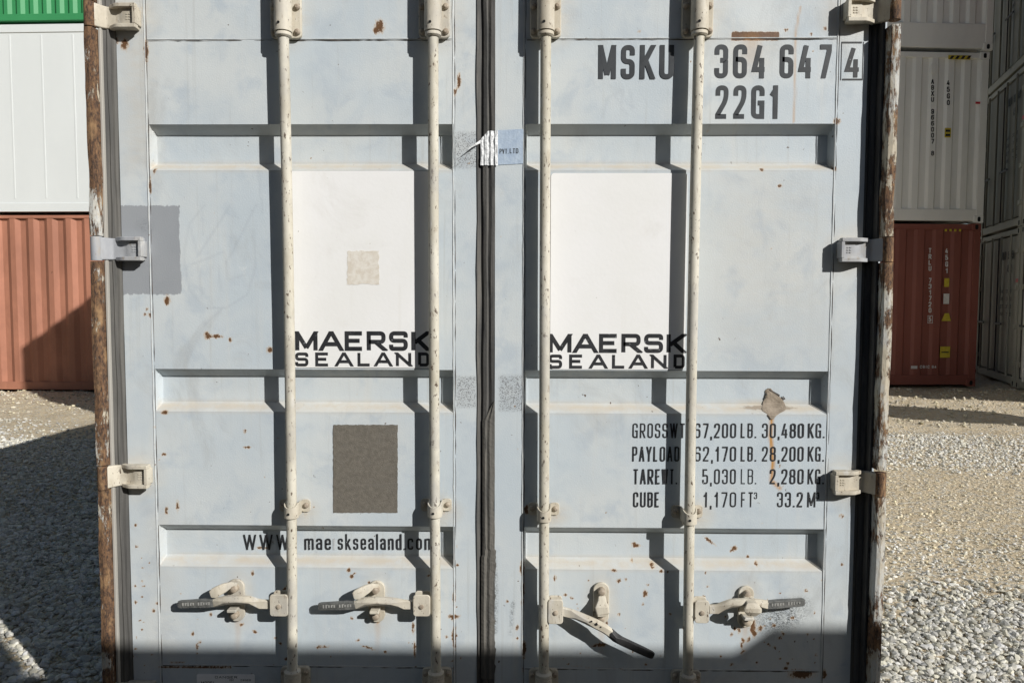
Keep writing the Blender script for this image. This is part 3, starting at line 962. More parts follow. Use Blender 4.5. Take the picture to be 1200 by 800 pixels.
# ---- stacks at the far right, door ends turned to the left
near = np.array([8.17, 9.90])
far = np.array([8.93, 12.22])
dv = (far - near) / np.linalg.norm(far - near)
RD = math.atan2(-dv[1], -dv[0])          # local x runs from the far to the near corner
org = near + dv * 2.44
dc = []
for i, (m, lab, zz, hh) in enumerate(((M_white2, 'pale cream container with door end turned left, lowest of the far right stack', 0, 2.62), (M_khaki, 'grey container with faint dark lettering, middle of the far right stack', 2.63, 2.62), (M_khaki, 'grey container at the upper right corner, top of the far right stack', 5.26, 2.62))):
    c = yard_container('shipping_container', lab, 'stacked containers behind', (org[0], org[1], zz), RD, 2.44, 6.06, hh, m, front='door', framemat=M_white2)
    dc.append(c)
for c, ids in ((dc[0], ('YMLU', '150051', '45G1')), (dc[1], ('YMLU', '866049', '45G1')), (dc[2], ('YMLU', '864112', '45G1'))):
    yy = .016
    face_text(c, 'lettering', [(ids[0], 1.0 + .38, 1.0 + .68, 2.12, 2.26, yy), (ids[1], 1.76, 2.12, 2.12, 2.26, yy), (ids[2], 1.76, 2.0, 1.9, 2.03, yy)], M_black, .17)
    face_text(c, 'lettering', [('MAX', 1.36, 1.6, 1.55, 1.61, yy), ('30480', 1.76, 2.05, 1.55, 1.61, yy), ('TARE', 1.36, 1.6, 1.42, 1.48, yy), ('3900', 1.8, 2.05, 1.42, 1.48, yy), ('NET', 1.36, 1.6, 1.29, 1.35, yy), ('26580', 1.76, 2.05, 1.29, 1.35, yy), ('CUBE', 1.36, 1.6, 1.16, 1.22, yy), ('76.3', 1.8, 2.05, 1.16, 1.22, yy)], M_black, .2)
    face_patch(c, 'red_reflector', 2.31, 2.43, 1.72, 1.78, M_redmark, .001)
org2 = near - dv * .06
for i, (m, lab) in enumerate(((M_white, 'off-white container cut off by the right photo edge, lowest of its stack'), (M_white2, 'pale container just outside the right edge, second from the ground'), (M_redd, 'dark red container just outside the right edge, third from the ground'), (M_khaki, 'grey container just outside the right edge, topmost of its stack'))):
    yard_container('shipping_container', lab, 'stacked containers behind', (org2[0], org2[1], 2.63 * i), RD, 2.44, 6.06, 2.62, m, front='door', framemat=M_white2)

# ---- containers above and behind the subject, and the one behind the photographer
yard_container('shipping_container', 'grey container set back on top of the blue-grey container with doors', 'containers of the near row', (-1.22, 3.04, 2.60), 0, 2.44, 6.06, 2.6, M_dirtpaint)
yard_container('shipping_container', 'grey container on the ground behind the blue-grey container with doors', 'containers of the near row', (-1.22, 6.25, 0), 0, 2.44, 6.06, 2.59, M_dirtpaint)
yard_container('shipping_container', 'long dark grey container standing behind the photographer across the lane', 'containers of the near row', (-1.46, -5.335, 0), 0, 6.06, 2.44, 2.59, M_darkbox)
for x_, side in ((-13.0, 'left'), (-.4, 'right')):  # rows added out of view to cut sky and bounce light on the doors
    for k_, (lev, m_) in enumerate((('lowest', M_darkbox), ('middle', M_redd), ('topmost', M_darkbox))):
        yard_container('shipping_container', lev + ' added container of the ' + side + ' stack far behind the photographer, blocking low sky light', 'added containers blocking low sky', (x_ + .04 * k_, -15.3, 2.60 * k_), 0, 12.19, 2.44, 2.59, m_)
tb = MB().box(4.06, 4.6, -3.11, -2.898, 2.595, 2.65).build('shadow_plank', M_wood, bevel=.004)  # added to raise the right end of the roof shadow on the doors
tb['label'] = 'short timber plank added on the roof edge of the dark grey container to step its shadow'
tb['category'] = 'added shadow caster'
wb = MB().box(1.58, 1.84, -3.05, -2.898, 2.595, 2.95).build('shadow_block', M_wood, bevel=.004)  # added to shade the lit gravel left of the doors
wb['label'] = 'upright timber block added on the roof of the dark grey container to shade the gravel'
wb['category'] = 'timber block'


tk = empty('shadow_tank', (9.5, 3.24, 0), 0, 'made-up tall narrow grey tank outside the right edge, added to cast a shadow strip', 'tank')  # added out of view to throw a shadow strip across the yard
MB().cyl((0, 0, .25), (0, 0, 4.3), .46, n=40).build('tank_body', M_dirtpaint, tk, smooth=True)
MB().tube([(0, 0, 4.301), (0, 0, 4.42), (0, 0, 4.5), (0, 0, 4.53)], [.47, .40, .22, .08], 40).build('tank_dome', M_dirtpaint, tk, smooth=True)
for q in range(4):
    a_ = math.pi / 4 + q * math.pi / 2
    MB().box(.38 * math.cos(a_) - .04, .38 * math.cos(a_) + .04, .38 * math.sin(a_) - .04, .38 * math.sin(a_) + .04, -.03, .249).build('leg', M_dirtpaint, tk)

# ================================================================== the subject
main = empty('shipping_container', (0, 0, 0), 0, 'pale blue-grey container with closed doors, cream lock rods and white decals, filling the photo', 'container')
XS = 1.058            # outer seam of each door skin
XO = 1.148            # outer edge of each door
LI, LE = WX(532.5), WX(558.5)       # left door inner seam / edge
RE, RI = WX(580), WX(614)           # right door edge / inner seam
ZB, ZT = 0.165, 2.435
DEP = 0.038
SL = 0.026
RECS = [(1.957, WZ(199.5)), (1.1994, WZ(483.5)), (0.7017, WZ(666))]
ZSEAM = 2.209
ZLOW = WZ(783)


def blob(X, Z, px, py, rx, ry=None, ang=0.0, amp=1.0, hard=1.0):
    c = W(px, py)
    ry = ry or rx
    sx, sz = rx / 383.0, ry / 383.0
    dx, dz = X - c[0], Z - c[2]
    ca, sa = math.cos(math.radians(ang)), math.sin(math.radians(ang))
    u, v = dx * ca + dz * sa, -dx * sa + dz * ca
    return amp * np.clip(1.35 - np.sqrt((u / sx) ** 2 + (v / sz) ** 2) * 0.85, 0, 1) ** hard


def seg(X, Z, pts, w, amp=1.0, fade=None):
    """distance to polyline in photo pixels -> 0..1"""
    out = np.zeros_like(X)
    P = [W(*p)[[0, 2]] for p in pts]
    tot = len(P) - 1
    for i in range(tot):
        a, b = P[i], P[i + 1]
        d = b - a
        t = np.clip(((X - a[0]) * d[0] + (Z - a[1]) * d[1]) / (d @ d), 0, 1)
        r = np.hypot(X - a[0] - t * d[0], Z - a[1] - t * d[1]) * 383 / w
        v = amp * np.clip(1.3 - r, 0, 1)
        if fade is not None:
            v = v * (1 - fade * (i + t) / tot)
        out = np.maximum(out, v)
    return out


def rect(X, Z, x0, x1, y0, y1, soft=2.0):
    a, b = W(x0, y1), W(x1, y0)
    s = soft / 383
    fx = np.clip((np.minimum(X - a[0], b[0] - X)) / s + .5, 0, 1)
    fz = np.clip((np.minimum(Z - a[2], b[2] - Z)) / s + .5, 0, 1)
    return np.minimum(fx, fz)


RUST = [(445, 31, 6, 8), (441, 36, 4, 4), (196, 352, 4, 6), (243, 393, 4, 5), (253, 394, 9, 2.5), (270, 398, 2, 4), (316, 410, 4, 4), (146, 52, 5, 7), (136, 48, 4, 4), (171, 60, 3, 14), (170, 368, 2, 2), (172, 362, 2, 2), (176, 369, 2, 3),
        (193, 483, 5, 3), (192, 532, 3, 2.5), (287, 505, 2, 3), (290, 524, 5, 2), (195, 598, 2.2, 5), (208, 593, 2.2, 7), (303, 646, 9, 2), (296, 671, 2, 4), (532, 722, 8, 2.5), (532, 700, 2, 8), (532, 748, 2, 14), (409, 668, 3, 3), (412, 675, 2.5, 3), (416, 671, 2, 2),
        (181, 500, 2, 2), (617, 596, 3, 6), (612, 665, 3, 9), (613, 690, 2.5, 9), (612, 705, 2, 5), (614, 760, 3, 12), (606, 735, 2, 4), (538, 95, 2.4, 10), (533, 108, 2, 5), (748, 644, 6, 2.5), (745, 641, 3, 2), (650, 677, 2, 4), (725, 680, 3, 3), (756, 695, 3, 5), (704, 755, 9, 2.5), (697, 756, 4, 2), (719, 668, 4, 2), (775, 669, 3, 2), (711, 730, 2, 3),
        (835, 638, 9, 2, -38), (864, 647, 4, 3.5), (882, 734, 4, 9), (884, 742, 3, 5), (891, 736, 3, 4), (878, 748, 2, 3), (866, 738, 2, 4), (869, 755, 2, 4), (861, 736, 2, 3), (857, 743, 2, 3), (901, 755, 4, 1.5, -40), (981, 142, 4, 4), (978, 198, 3, 3), (893, 199, 3, 2.5), (914, 218, 3, 2), (921, 35, 3, 2), (967, 34, 3, 2.5), (951, 40, 2, 2), (939, 789, 16, 6), (921, 783, 3, 3), (966, 790, 3, 6),
        (986, 604, 3, 3), (987, 661, 2, 2), (181, 200, 2, 4), (176, 218, 1.6, 12), (150, 566, 2, 3), (180, 715, 2, 3), (159, 615, 2, 2), (160, 640, 2, 2), (226, 742, 2, 3), (231, 757, 2, 4), (299, 740, 4, 2, -35), (247, 720, 2, 3), (378, 757, 9, 1.5), (432, 758, 9, 1.6, -20), (484, 735, 2, 8), (486, 760, 2, 12), (742, 660, 2, 2), (765, 664, 3, 3), (640, 603, 2, 5)]
_r = random.Random(5)
for _ in range(150):
    _y = 780 - abs(_r.gauss(0, 75))
    _x = _r.choice((_r.uniform(190, 530), _r.uniform(590, 966), _r.gauss(730, 40), _r.gauss(875, 35), _r.gauss(165, 8), _r.gauss(532, 5)))
    _q = _r.uniform(.9, 2.3)
    RUST.append((_x, _y, _q * _r.uniform(.7, 1.6), _q, _r.uniform(-60, 60)))
for _ in range(40):
    RUST.append((_r.uniform(150, 990), _r.uniform(10, 600), _r.uniform(.8, 1.6), _r.uniform(.8, 1.8), 0))
GRITS = [(533, 560, 155, 197), (535, 558, 441, 477), (585, 613, 440, 481)]


def make_skin(x0, x1, sx0, sx1, left):
    """door skin as a height field: flush frame, recessed corrugations between the seams"""
    xb = [x0, sx0, sx0 + .010, sx1 - .010, sx1, x1]
    zb = [ZB, ZT, ZSEAM, ZLOW]
    for (a, b) in RECS:
        zb += [a, a - SL, b + SL, b]
    st = 0.006

    def fill(br):
        br = sorted(br)
        o = []
        for a, b in zip(br[:-1], br[1:]):
            n = max(1, int(math.ceil((b - a) / st)))
            o += list(np.linspace(a, b, n, endpoint=False))
        return np.array(o + [br[-1]])
    xs, zs = fill(xb), fill(zb)
    X, Z = np.meshgrid(xs, zs)
    rx = np.clip(np.minimum((X - sx0), (sx1 - X)) / .010, 0, 1)
    rz = np.zeros_like(Z)
    dust = np.zeros_like(Z)
    for (a, b) in RECS:
        rz = np.maximum(rz, np.clip(np.minimum(a - Z, Z - b) / SL, 0, 1))
        dd = np.clip(1 - np.abs(Z - (b + SL * .55)) / (SL * .95), 0, 1)
        dust = np.maximum(dust, dd * .85 * (rx > .5))
    Y = DEP * np.minimum(rx, rz)
    # slight denting of the sheet
    den = (np.sin(X * 7.3 + 1.2) * np.sin(Z * 5.1 + X * 2.0) + .6 * np.sin(X * 17 + Z * 9) * np.sin(Z * 13 + .5)) * .0009
    inside = np.clip(np.minimum(X - sx0 - .02, sx1 - .02 - X) / .05, 0, 1)
    Y = Y + den * inside
    ny, nx = X.shape
    V = np.stack([X, Y, Z], -1).reshape(-1, 3)
    idx = np.arange(nx * ny).reshape(ny, nx)
    F = np.stack([idx[:-1, :-1], idx[:-1, 1:], idx[1:, 1:], idx[1:, :-1]], -1).reshape(-1, 4)
    # rim going back
    rim = np.concatenate([idx[0, :], idx[1:, -1], idx[-1, -2::-1], idx[-2:0:-1, 0]])
    RV = V[rim].copy()
    RV[:, 1] = .05
    o = len(V)
    k = len(rim)
    RF = np.stack([rim, np.roll(rim, -1), o + (np.arange(k) + 1) % k, o + np.arange(k)], -1)[:, ::-1]
    V = np.concatenate([V, RV])
    F = np.concatenate([F, RF])
    me = bpy.data.meshes.new('door')
    me.from_pydata(V.tolist(), [], F.tolist())
    me.materials.append(M_door)
    XX, ZZ = V[:, 0], V[:, 2]
    pad = np.zeros(k)
    rust = np.zeros(len(V))
    for r in RUST:
        rust = np.maximum(rust, blob(XX, ZZ, r[0], r[1], r[2] * 1.1, r[3] * 1.1, r[4] if len(r) > 4 else 0))
    streak = np.zeros(len(V))
    mud = np.zeros(len(V))
    scuff = np.zeros(len(V))
    grit = np.zeros(len(V))
    patch = np.zeros(len(V))
    pencil = np.zeros(len(V))
    dustv = np.concatenate([dust.reshape(-1), pad])
    # seams rust a little along the inner frame and along the lower edge
    if left:
        patch = np.maximum(patch, rect(XX, ZZ, 141, 210, 241, 345, 11))
        rust = np.maximum(rust, seg(XX, ZZ, [(186, 781), (270, 781)], 2.2, .95))
        rust = np.maximum(rust, seg(XX, ZZ, [(200, 776), (216, 776)], 1.6, .9))
        for pts in ([(240, 240), (222, 262), (215, 300), (222, 340), (240, 360), (265, 361), (290, 345), (300, 310), (297, 270)], [(222, 262), (232, 300), (270, 240)], [(225, 310), (262, 295)], [(232, 310), (237, 345)], [(256, 312), (259, 340)], [(265, 305), (267, 328), (287, 322)], [(300, 240), (270, 300)], [(262, 360), (240, 380)], [(236, 240), (238, 275)], [(300, 180), (308, 250)]):
            pencil = np.maximum(pencil, seg(XX, ZZ, pts, 1.6, .35))
        rust = np.maximum(rust, seg(XX, ZZ, [(532, 680), (532, 790)], 1.8, .55))
        dustv = np.maximum(dustv, rect(XX, ZZ, 146, 176, 40, 200, 30) * .35)
        dustv = np.maximum(dustv, rect(XX, ZZ, 176, 205, 590, 780, 30) * .2)
    else:
        rust = np.maximum(rust, rect(XX, ZZ, 857, 913, 37.5, 48, 2) * 1.9)
        streak = np.maximum(streak, seg(XX, ZZ, [(938, 8), (934, 30), (931, 60), (932, 110), (930, 143)], 1.3, .5))
        streak = np.maximum(streak, seg(XX, ZZ, [(880, 50), (878, 90)], 12, .28, .9))
        streak = np.maximum(streak, seg(XX, ZZ, [(905, 480), (903, 510), (906, 540), (904, 563), (914, 572)], 2.3, 1.2, .3))
        mud = np.maximum(mud, blob(XX, ZZ, 904, 479, 40, 3.2, 0, .75))
        dustv = np.maximum(dustv, blob(XX, ZZ, 900, 478, 60, 7) * .8)
        scuff = np.maximum(scuff, blob(XX, ZZ, 915, 722, 30, 16, 22, 1.0))
        scuff = np.maximum(scuff, blob(XX, ZZ, 938, 706, 10, 7) * .9)
        scuff = np.maximum(scuff, seg(XX, ZZ, [(601, 706), (598, 742)], 2.5, .9, .5))
        scuff = np.maximum(scuff, seg(XX, ZZ, [(578, 655), (580, 690), (579, 740)], 4, .9))
        rust = np.maximum(rust, seg(XX, ZZ, [(668, 780), (760, 785)], 2, .5))
        rust = np.maximum(rust, seg(XX, ZZ, [(613, 660), (613, 790)], 1.8, .5))
        for pts in ([(706, 138), (712, 115), (730, 106), (728, 130)], [(720, 112), (735, 135)], [(738, 105), (742, 128), (733, 118)]):
            pencil = np.maximum(pencil, seg(XX, ZZ, pts, 1.8, .3))
        dustv = np.maximum(dustv, rect(XX, ZZ, 835, 985, 200, 420, 60) * .18)
        dustv = np.maximum(dustv, blob(XX, ZZ, 878, 60, 40, 25) * .25)
    for (px, py) in ((278, 700), (442, 703), (704, 705), (873, 709)):
        dustv = np.maximum(dustv, blob(XX, ZZ, px, py, 17, 30) * .55)
        streak = np.maximum(streak, seg(XX, ZZ, [(px, py + 24), (px + 1, py + 40), (px, py + 62)], 4, .26, .7))
    for (px, py) in ((343, 600), (511, 598), (637, 602), (806, 604)):
        dustv = np.maximum(dustv, blob(XX, ZZ, px + 6, py, 20, 15) * .6)
        rust = np.maximum(rust, blob(XX, ZZ, px + 14, py + 2, 8, 7) * .38)
    for (px, py) in ((332, 20), (508, 20), (640, 20), (819, 20)):
        dustv = np.maximum(dustv, blob(XX, ZZ, px + 4, py, 24, 30) * .5)
    for (px, py) in ((150, 20), (155, 557), (998, 18), (995, 562), (1000, 293)):
        dustv = np.maximum(dustv, blob(XX, ZZ, px, py, 30, 24) * .6)
        rust = np.maximum(rust, blob(XX, ZZ, px, py, 26, 20) * .33)
    for gx in GRITS:
        grit = np.maximum(grit, rect(XX, ZZ, *gx, 4))
    scuff = np.maximum(scuff, blob(XX, ZZ, 170, 265, 9, 7) * .3)
    for nm, a in (('rust', rust), ('dust', dustv), ('patch', patch), ('scuff', scuff), ('grit', grit), ('pencil', pencil), ('streak', streak), ('mud', mud)):
        at = me.attributes.new(nm, 'FLOAT', 'POINT')
        at.data.foreach_set('value', np.clip(a, 0, 1.6).astype(np.float32))
    ob = bpy.data.objects.new('door', me)
    COL.objects.link(ob)
    ob.parent = main
    return ob


doorL = make_skin(-XO, LE, -XS, LI, True)
doorR = make_skin(RE, XO, RI, XS, False)

# seams: weld beads and narrow dark gaps
for d, xa, xb_, in ((doorL, -XS, LI), (doorR, RI, XS)):
    for x in (xa, xb_):
        mb = MB()
        zz = np.linspace(ZB + .02, ZT - .02, 70)
        sgn = -1 if x < .5 and x > -.5 else 1
        mb.tube([(x - .003 + random.uniform(-.0007, .0007), -.0004, z) for z in zz], [.0017 + random.uniform(-.0006, .0005) for z in zz], 8)
        mb.build('weld_seam', M_weld, d, smooth=True)
        mb = MB().tube([(x + .0028 + random.uniform(-.0006, .0006), .0006, z) for z in zz], [.0013 + random.uniform(-.0009, .0006) for z in zz], 6)
        mb.build('seam_gap', M_seam, d, smooth=True)
    for z, (a, b) in ((ZSEAM, (xa, xb_)), (ZLOW, (xa, xb_))):
        mb = MB()
        xx = np.linspace(a + .006, b - .006, 60)
        mb.tube([(x, .0005, z + random.uniform(-.0004, .0004)) for x in xx], [.0014 + random.uniform(-.0009, .0006) for x in xx], 6)
        mb.build('seam_gap', M_seam, d, smooth=True)
        mb = MB().tube([(x, -.0003, z + .0045) for x in xx], [.0017 + random.uniform(-.0006, .0005) for x in xx], 6)
        mb.build('weld_seam', M_weld, d, smooth=True)


# gaskets
def gasket(name, prof, z0, z1, mat, parent, wob=.0012, n=60):
    """profile [(x,y)] extruded up with a slightly wavy edge"""
    zs = np.linspace(z0, z1, n)
    vs, fs = [], []
    m = len(prof)
    ph = random.uniform(0, 6)
    for i, z in enumerate(zs):
        for j, (x, y) in enumerate(prof):
            o = wob * (math.sin(z * 9 + ph + j) + .6 * math.sin(z * 23 + 2 * ph)) + random.uniform(-.3, .3) * wob
            vs.append((x + o, y + .6 * o, z))
    for i in range(n - 1):
        for j in range(m - 1):
            a = i * m + j
            fs.append((a, a + 1, a + m + 1, a + m))
    mb = MB().add(vs, fs)
    return mb.build(name, mat, parent, smooth=False)


gasket('door_gasket', [(-1.191, .0), (-1.189, -.015), (-1.181, -.019), (-1.172, -.013), (-1.168, -.015), (-1.160, -.010), (-1.154, -.009), (-1.1495, -.004), (-1.148, .03)], ZB, ZT, M_gasketg, doorL)
gasket('door_gasket', [(1.144, .03), (1.147, .006), (1.157, .004), (1.162, .009), (1.174, .004), (1.190, .006), (1.193, .02)], ZB, ZT, M_gasket, doorR)
gc = [(LE + .001, .02), (LE + .002, -.004), (LE + .010, .004), (LE + .016, .008), (LE + .022, -.001), (LE + .032, -.004), (LE + .037, .002), (LE + .046, -.004), (RE - .001, -.004), (RE - .0005, .02)]
gasket('door_gasket', gc, ZB, ZT, M_gasket, doorL, .0010)
# worn lower half of the middle seal
n_ = 130
vs, fs = [], []
drip = 0.0
for i in range(n_ + 1):
    py = 470 + (794 - 470) * i / n_
    drip = max(0.0, drip - .35) if random.random() < .75 else random.uniform(.4, 2.4)
    xr = WX(579.6 + (drip if py > 640 else 0) + .4 * math.sin(i * .23), py)
    xl = WX(565.5 + max(0, 9 - i) * 1.4 - (1.5 if py > 650 else 0), py)
    z = WZ(py)
    for q, dy in enumerate((-.002, -.0065, -.0035, -.0075, -.0055, -.0042)):
        vs.append((xl + (xr - xl) * q / 5, dy + random.uniform(-.0004, .0004), z))
for i in range(n_):
    for q in range(5):
        a = i * 6 + q
        fs.append((a, a + 6, a + 7, a + 1))
MB().add(vs, fs).build('worn_seal', M_worn, doorL)

# corner posts: body behind, rusty flange in front, broken at the hinges
HZ = [WZ(22), WZ(293), WZ(558), WZ(812)]
HH = 0.070
def dents(z, ph):
    return sum(math.exp(-((z - c) / w) ** 2) * a for c, w, a in ((.55 + .1 * math.sin(ph), .03, 1.2), (1.78 + .1 * math.cos(ph), .05, -1.5), (2.05, .02, .8), (1.05 + .08 * math.sin(2 * ph), .03, -1.0)))


for sg in (-1, 1):
    post = MB()
    post.box(min(sg * 1.152, sg * 1.2165), max(sg * 1.152, sg * 1.2165), .024, .20, .118, 2.475)
    pr = post.build('corner_post', M_greybox, main, bevel=.004, segs=1)
    edges = [.118] + sum([[h - HH / 2 - .004, h + HH / 2 + .004] for h in sorted(HZ)], []) + [2.475]
    for a, b in zip(edges[0::2], edges[1::2]):
        n = max(6, int((b - a) / .02))
        vs, fs = [], []
        ph = random.uniform(0, 9)
        outer = [(1.219, .03), (1.2205, -.046), (1.2175, -.0545), (1.204, -.0565), (1.1925, -.0535), (1.190, -.046), (1.189, .012), (1.196, .03)]
        m = len(outer)
        for i in range(n + 1):
            z = a + (b - a) * i / n
            wv = .0016 * math.sin(z * 5 + ph) + .0007 * math.sin(z * 19 + ph * 2) + .0022 * dents(z, ph)
            end = min(1, min(i, n - i) / 2.0)
            for j, (x, y) in enumerate(outer):
                q = wv + random.uniform(-.0003, .0003)
                if j in (2, 3, 4):
                    q += -.0015 * (1 - end)
                vs.append((sg * (x + (q if j < 7 else 0)), y + random.uniform(-.0003, .0003), z))
        for i in range(n):
            for j in range(m):
                j2 = (j + 1) % m
                fs.append((i * m + j, i * m + j2, (i + 1) * m + j2, (i + 1) * m + j))
        fs.append(tuple(range(m)))
        fs.append(tuple(n * m + j for j in range(m)))
        MB().add(vs, fs).build('rusty_flange', M_rust if sg < 0 else M_rustp, pr)
    # inner return of the post seen beside the seal (paint)
    rt = MB()
    rt.box(min(sg * 1.180, sg * 1.1885), max(sg * 1.180, sg * 1.1885), -.030 if sg < 0 else -.022, .012, .13, 2.47)
    rt.build('post_lip', M_dirtpaint if sg < 0 else M_gasket, pr, bevel=.002, segs=1)

# hinges
for d, sg in ((doorL, -1), (doorR, 1)):
    for i, z in enumerate(sorted(HZ, reverse=True)):
        z = z if sg < 0 else z + (0.012 if i == 0 else 0.0 if i == 1 else -.006)
        hm = M_hingegrey if i == 1 else M_cast
        mb = MB()
        h = HH / 2
        # blade: swept from the knuckle over the seal onto the door edge
        path = [(1.212, -.053), (1.198, -.055), (1.188, -.046), (1.178, -.030), (1.166, -.018), (1.140, -.016), (1.122, -.021), (1.112, -.027), (1.073, -.027)]
        th = [.030, .030, .026, .022, .020, .020, .022, .0265, .0265]
        hs_ = [1, 1, 1, .97, .95, .95, .97, 1, 1]
        vs, fs = [], []
        for (x, y), t, q in zip(path, th, hs_):
            for (yy, zz) in ((y + t, -h * q), (y, -h * q), (y, h * q), (y + t, h * q)):
                vs.append((sg * x, yy, z + zz))
        m = 4
        for a in range(len(path) - 1):
            for j in range(4):
                j2 = (j + 1) % 4
                fs.append((a * m + j, a * m + j2, (a + 1) * m + j2, (a + 1) * m + j))
        fs += [(0, 1, 2, 3), tuple(4 * (len(path) - 1) + j for j in range(4))]
        mb.add(vs, fs)
        hg = mb.build('hinge', hm, d, bevel=.004, segs=2)
        # raised rim round the sunk panel of the blade
        xa, xb_ = sorted((sg * 1.150, sg * 1.068))
        ym = -.0275
        rim = MB()
        n_ = 10
        for sz in (1, -1):
            vs, fs = [], []
            for k in range(n_ + 1):
                x = 1.158 + (1.069 - 1.158) * k / n_
                rise = min(1, max(0, (1.158 - x) / .030))
                yf = -.0185 - .0215 * rise
                zo, zi = z + sz * (h + .0015), z + sz * (h - .0105)
                for (yy, zz) in ((yf, zo), (yf, zi), (yf + .020, zi), (yf + .020, zo)):
                    vs.append((sg * x, yy, zz))
            for k in range(n_):
                for j in range(4):
                    j2 = (j + 1) % 4
                    fs.append((k * 4 + j, k * 4 + j2, k * 4 + 4 + j2, k * 4 + 4 + j))
            fs += [(0, 1, 2, 3), tuple(n_ * 4 + j for j in range(4))]
            rim.add(vs, fs)
        a, b = sorted((sg * 1.0785, sg * 1.0675))
        rim.prism_xz(rrect(a, b, z - h + .0106, z + h - .0106, .002), -.0395, -.002)
        rim.build('hinge_rim', hm, d, bevel=.0022, segs=2)
        MB().tube([(sg * 1.204, -.043, z - h - .0015), (sg * 1.204, -.043, z + h + .0015)], [.0165, .0165], 18).build('hinge_knuckle', M_rust if i != 1 or sg > 0 else hm, d, smooth=True)
        bl = MB()
        for k in range(3):
            for q in range(2):
                xx = sg * 1.096 + (q - .5) * .008
                zz = z + (k - 1) * .0075
                bl.box(xx - .0026, xx + .0026, ym - .0012, ym + .004, zz - .0016, zz + .0016)
        bl.build('casting_mark', hm, d)

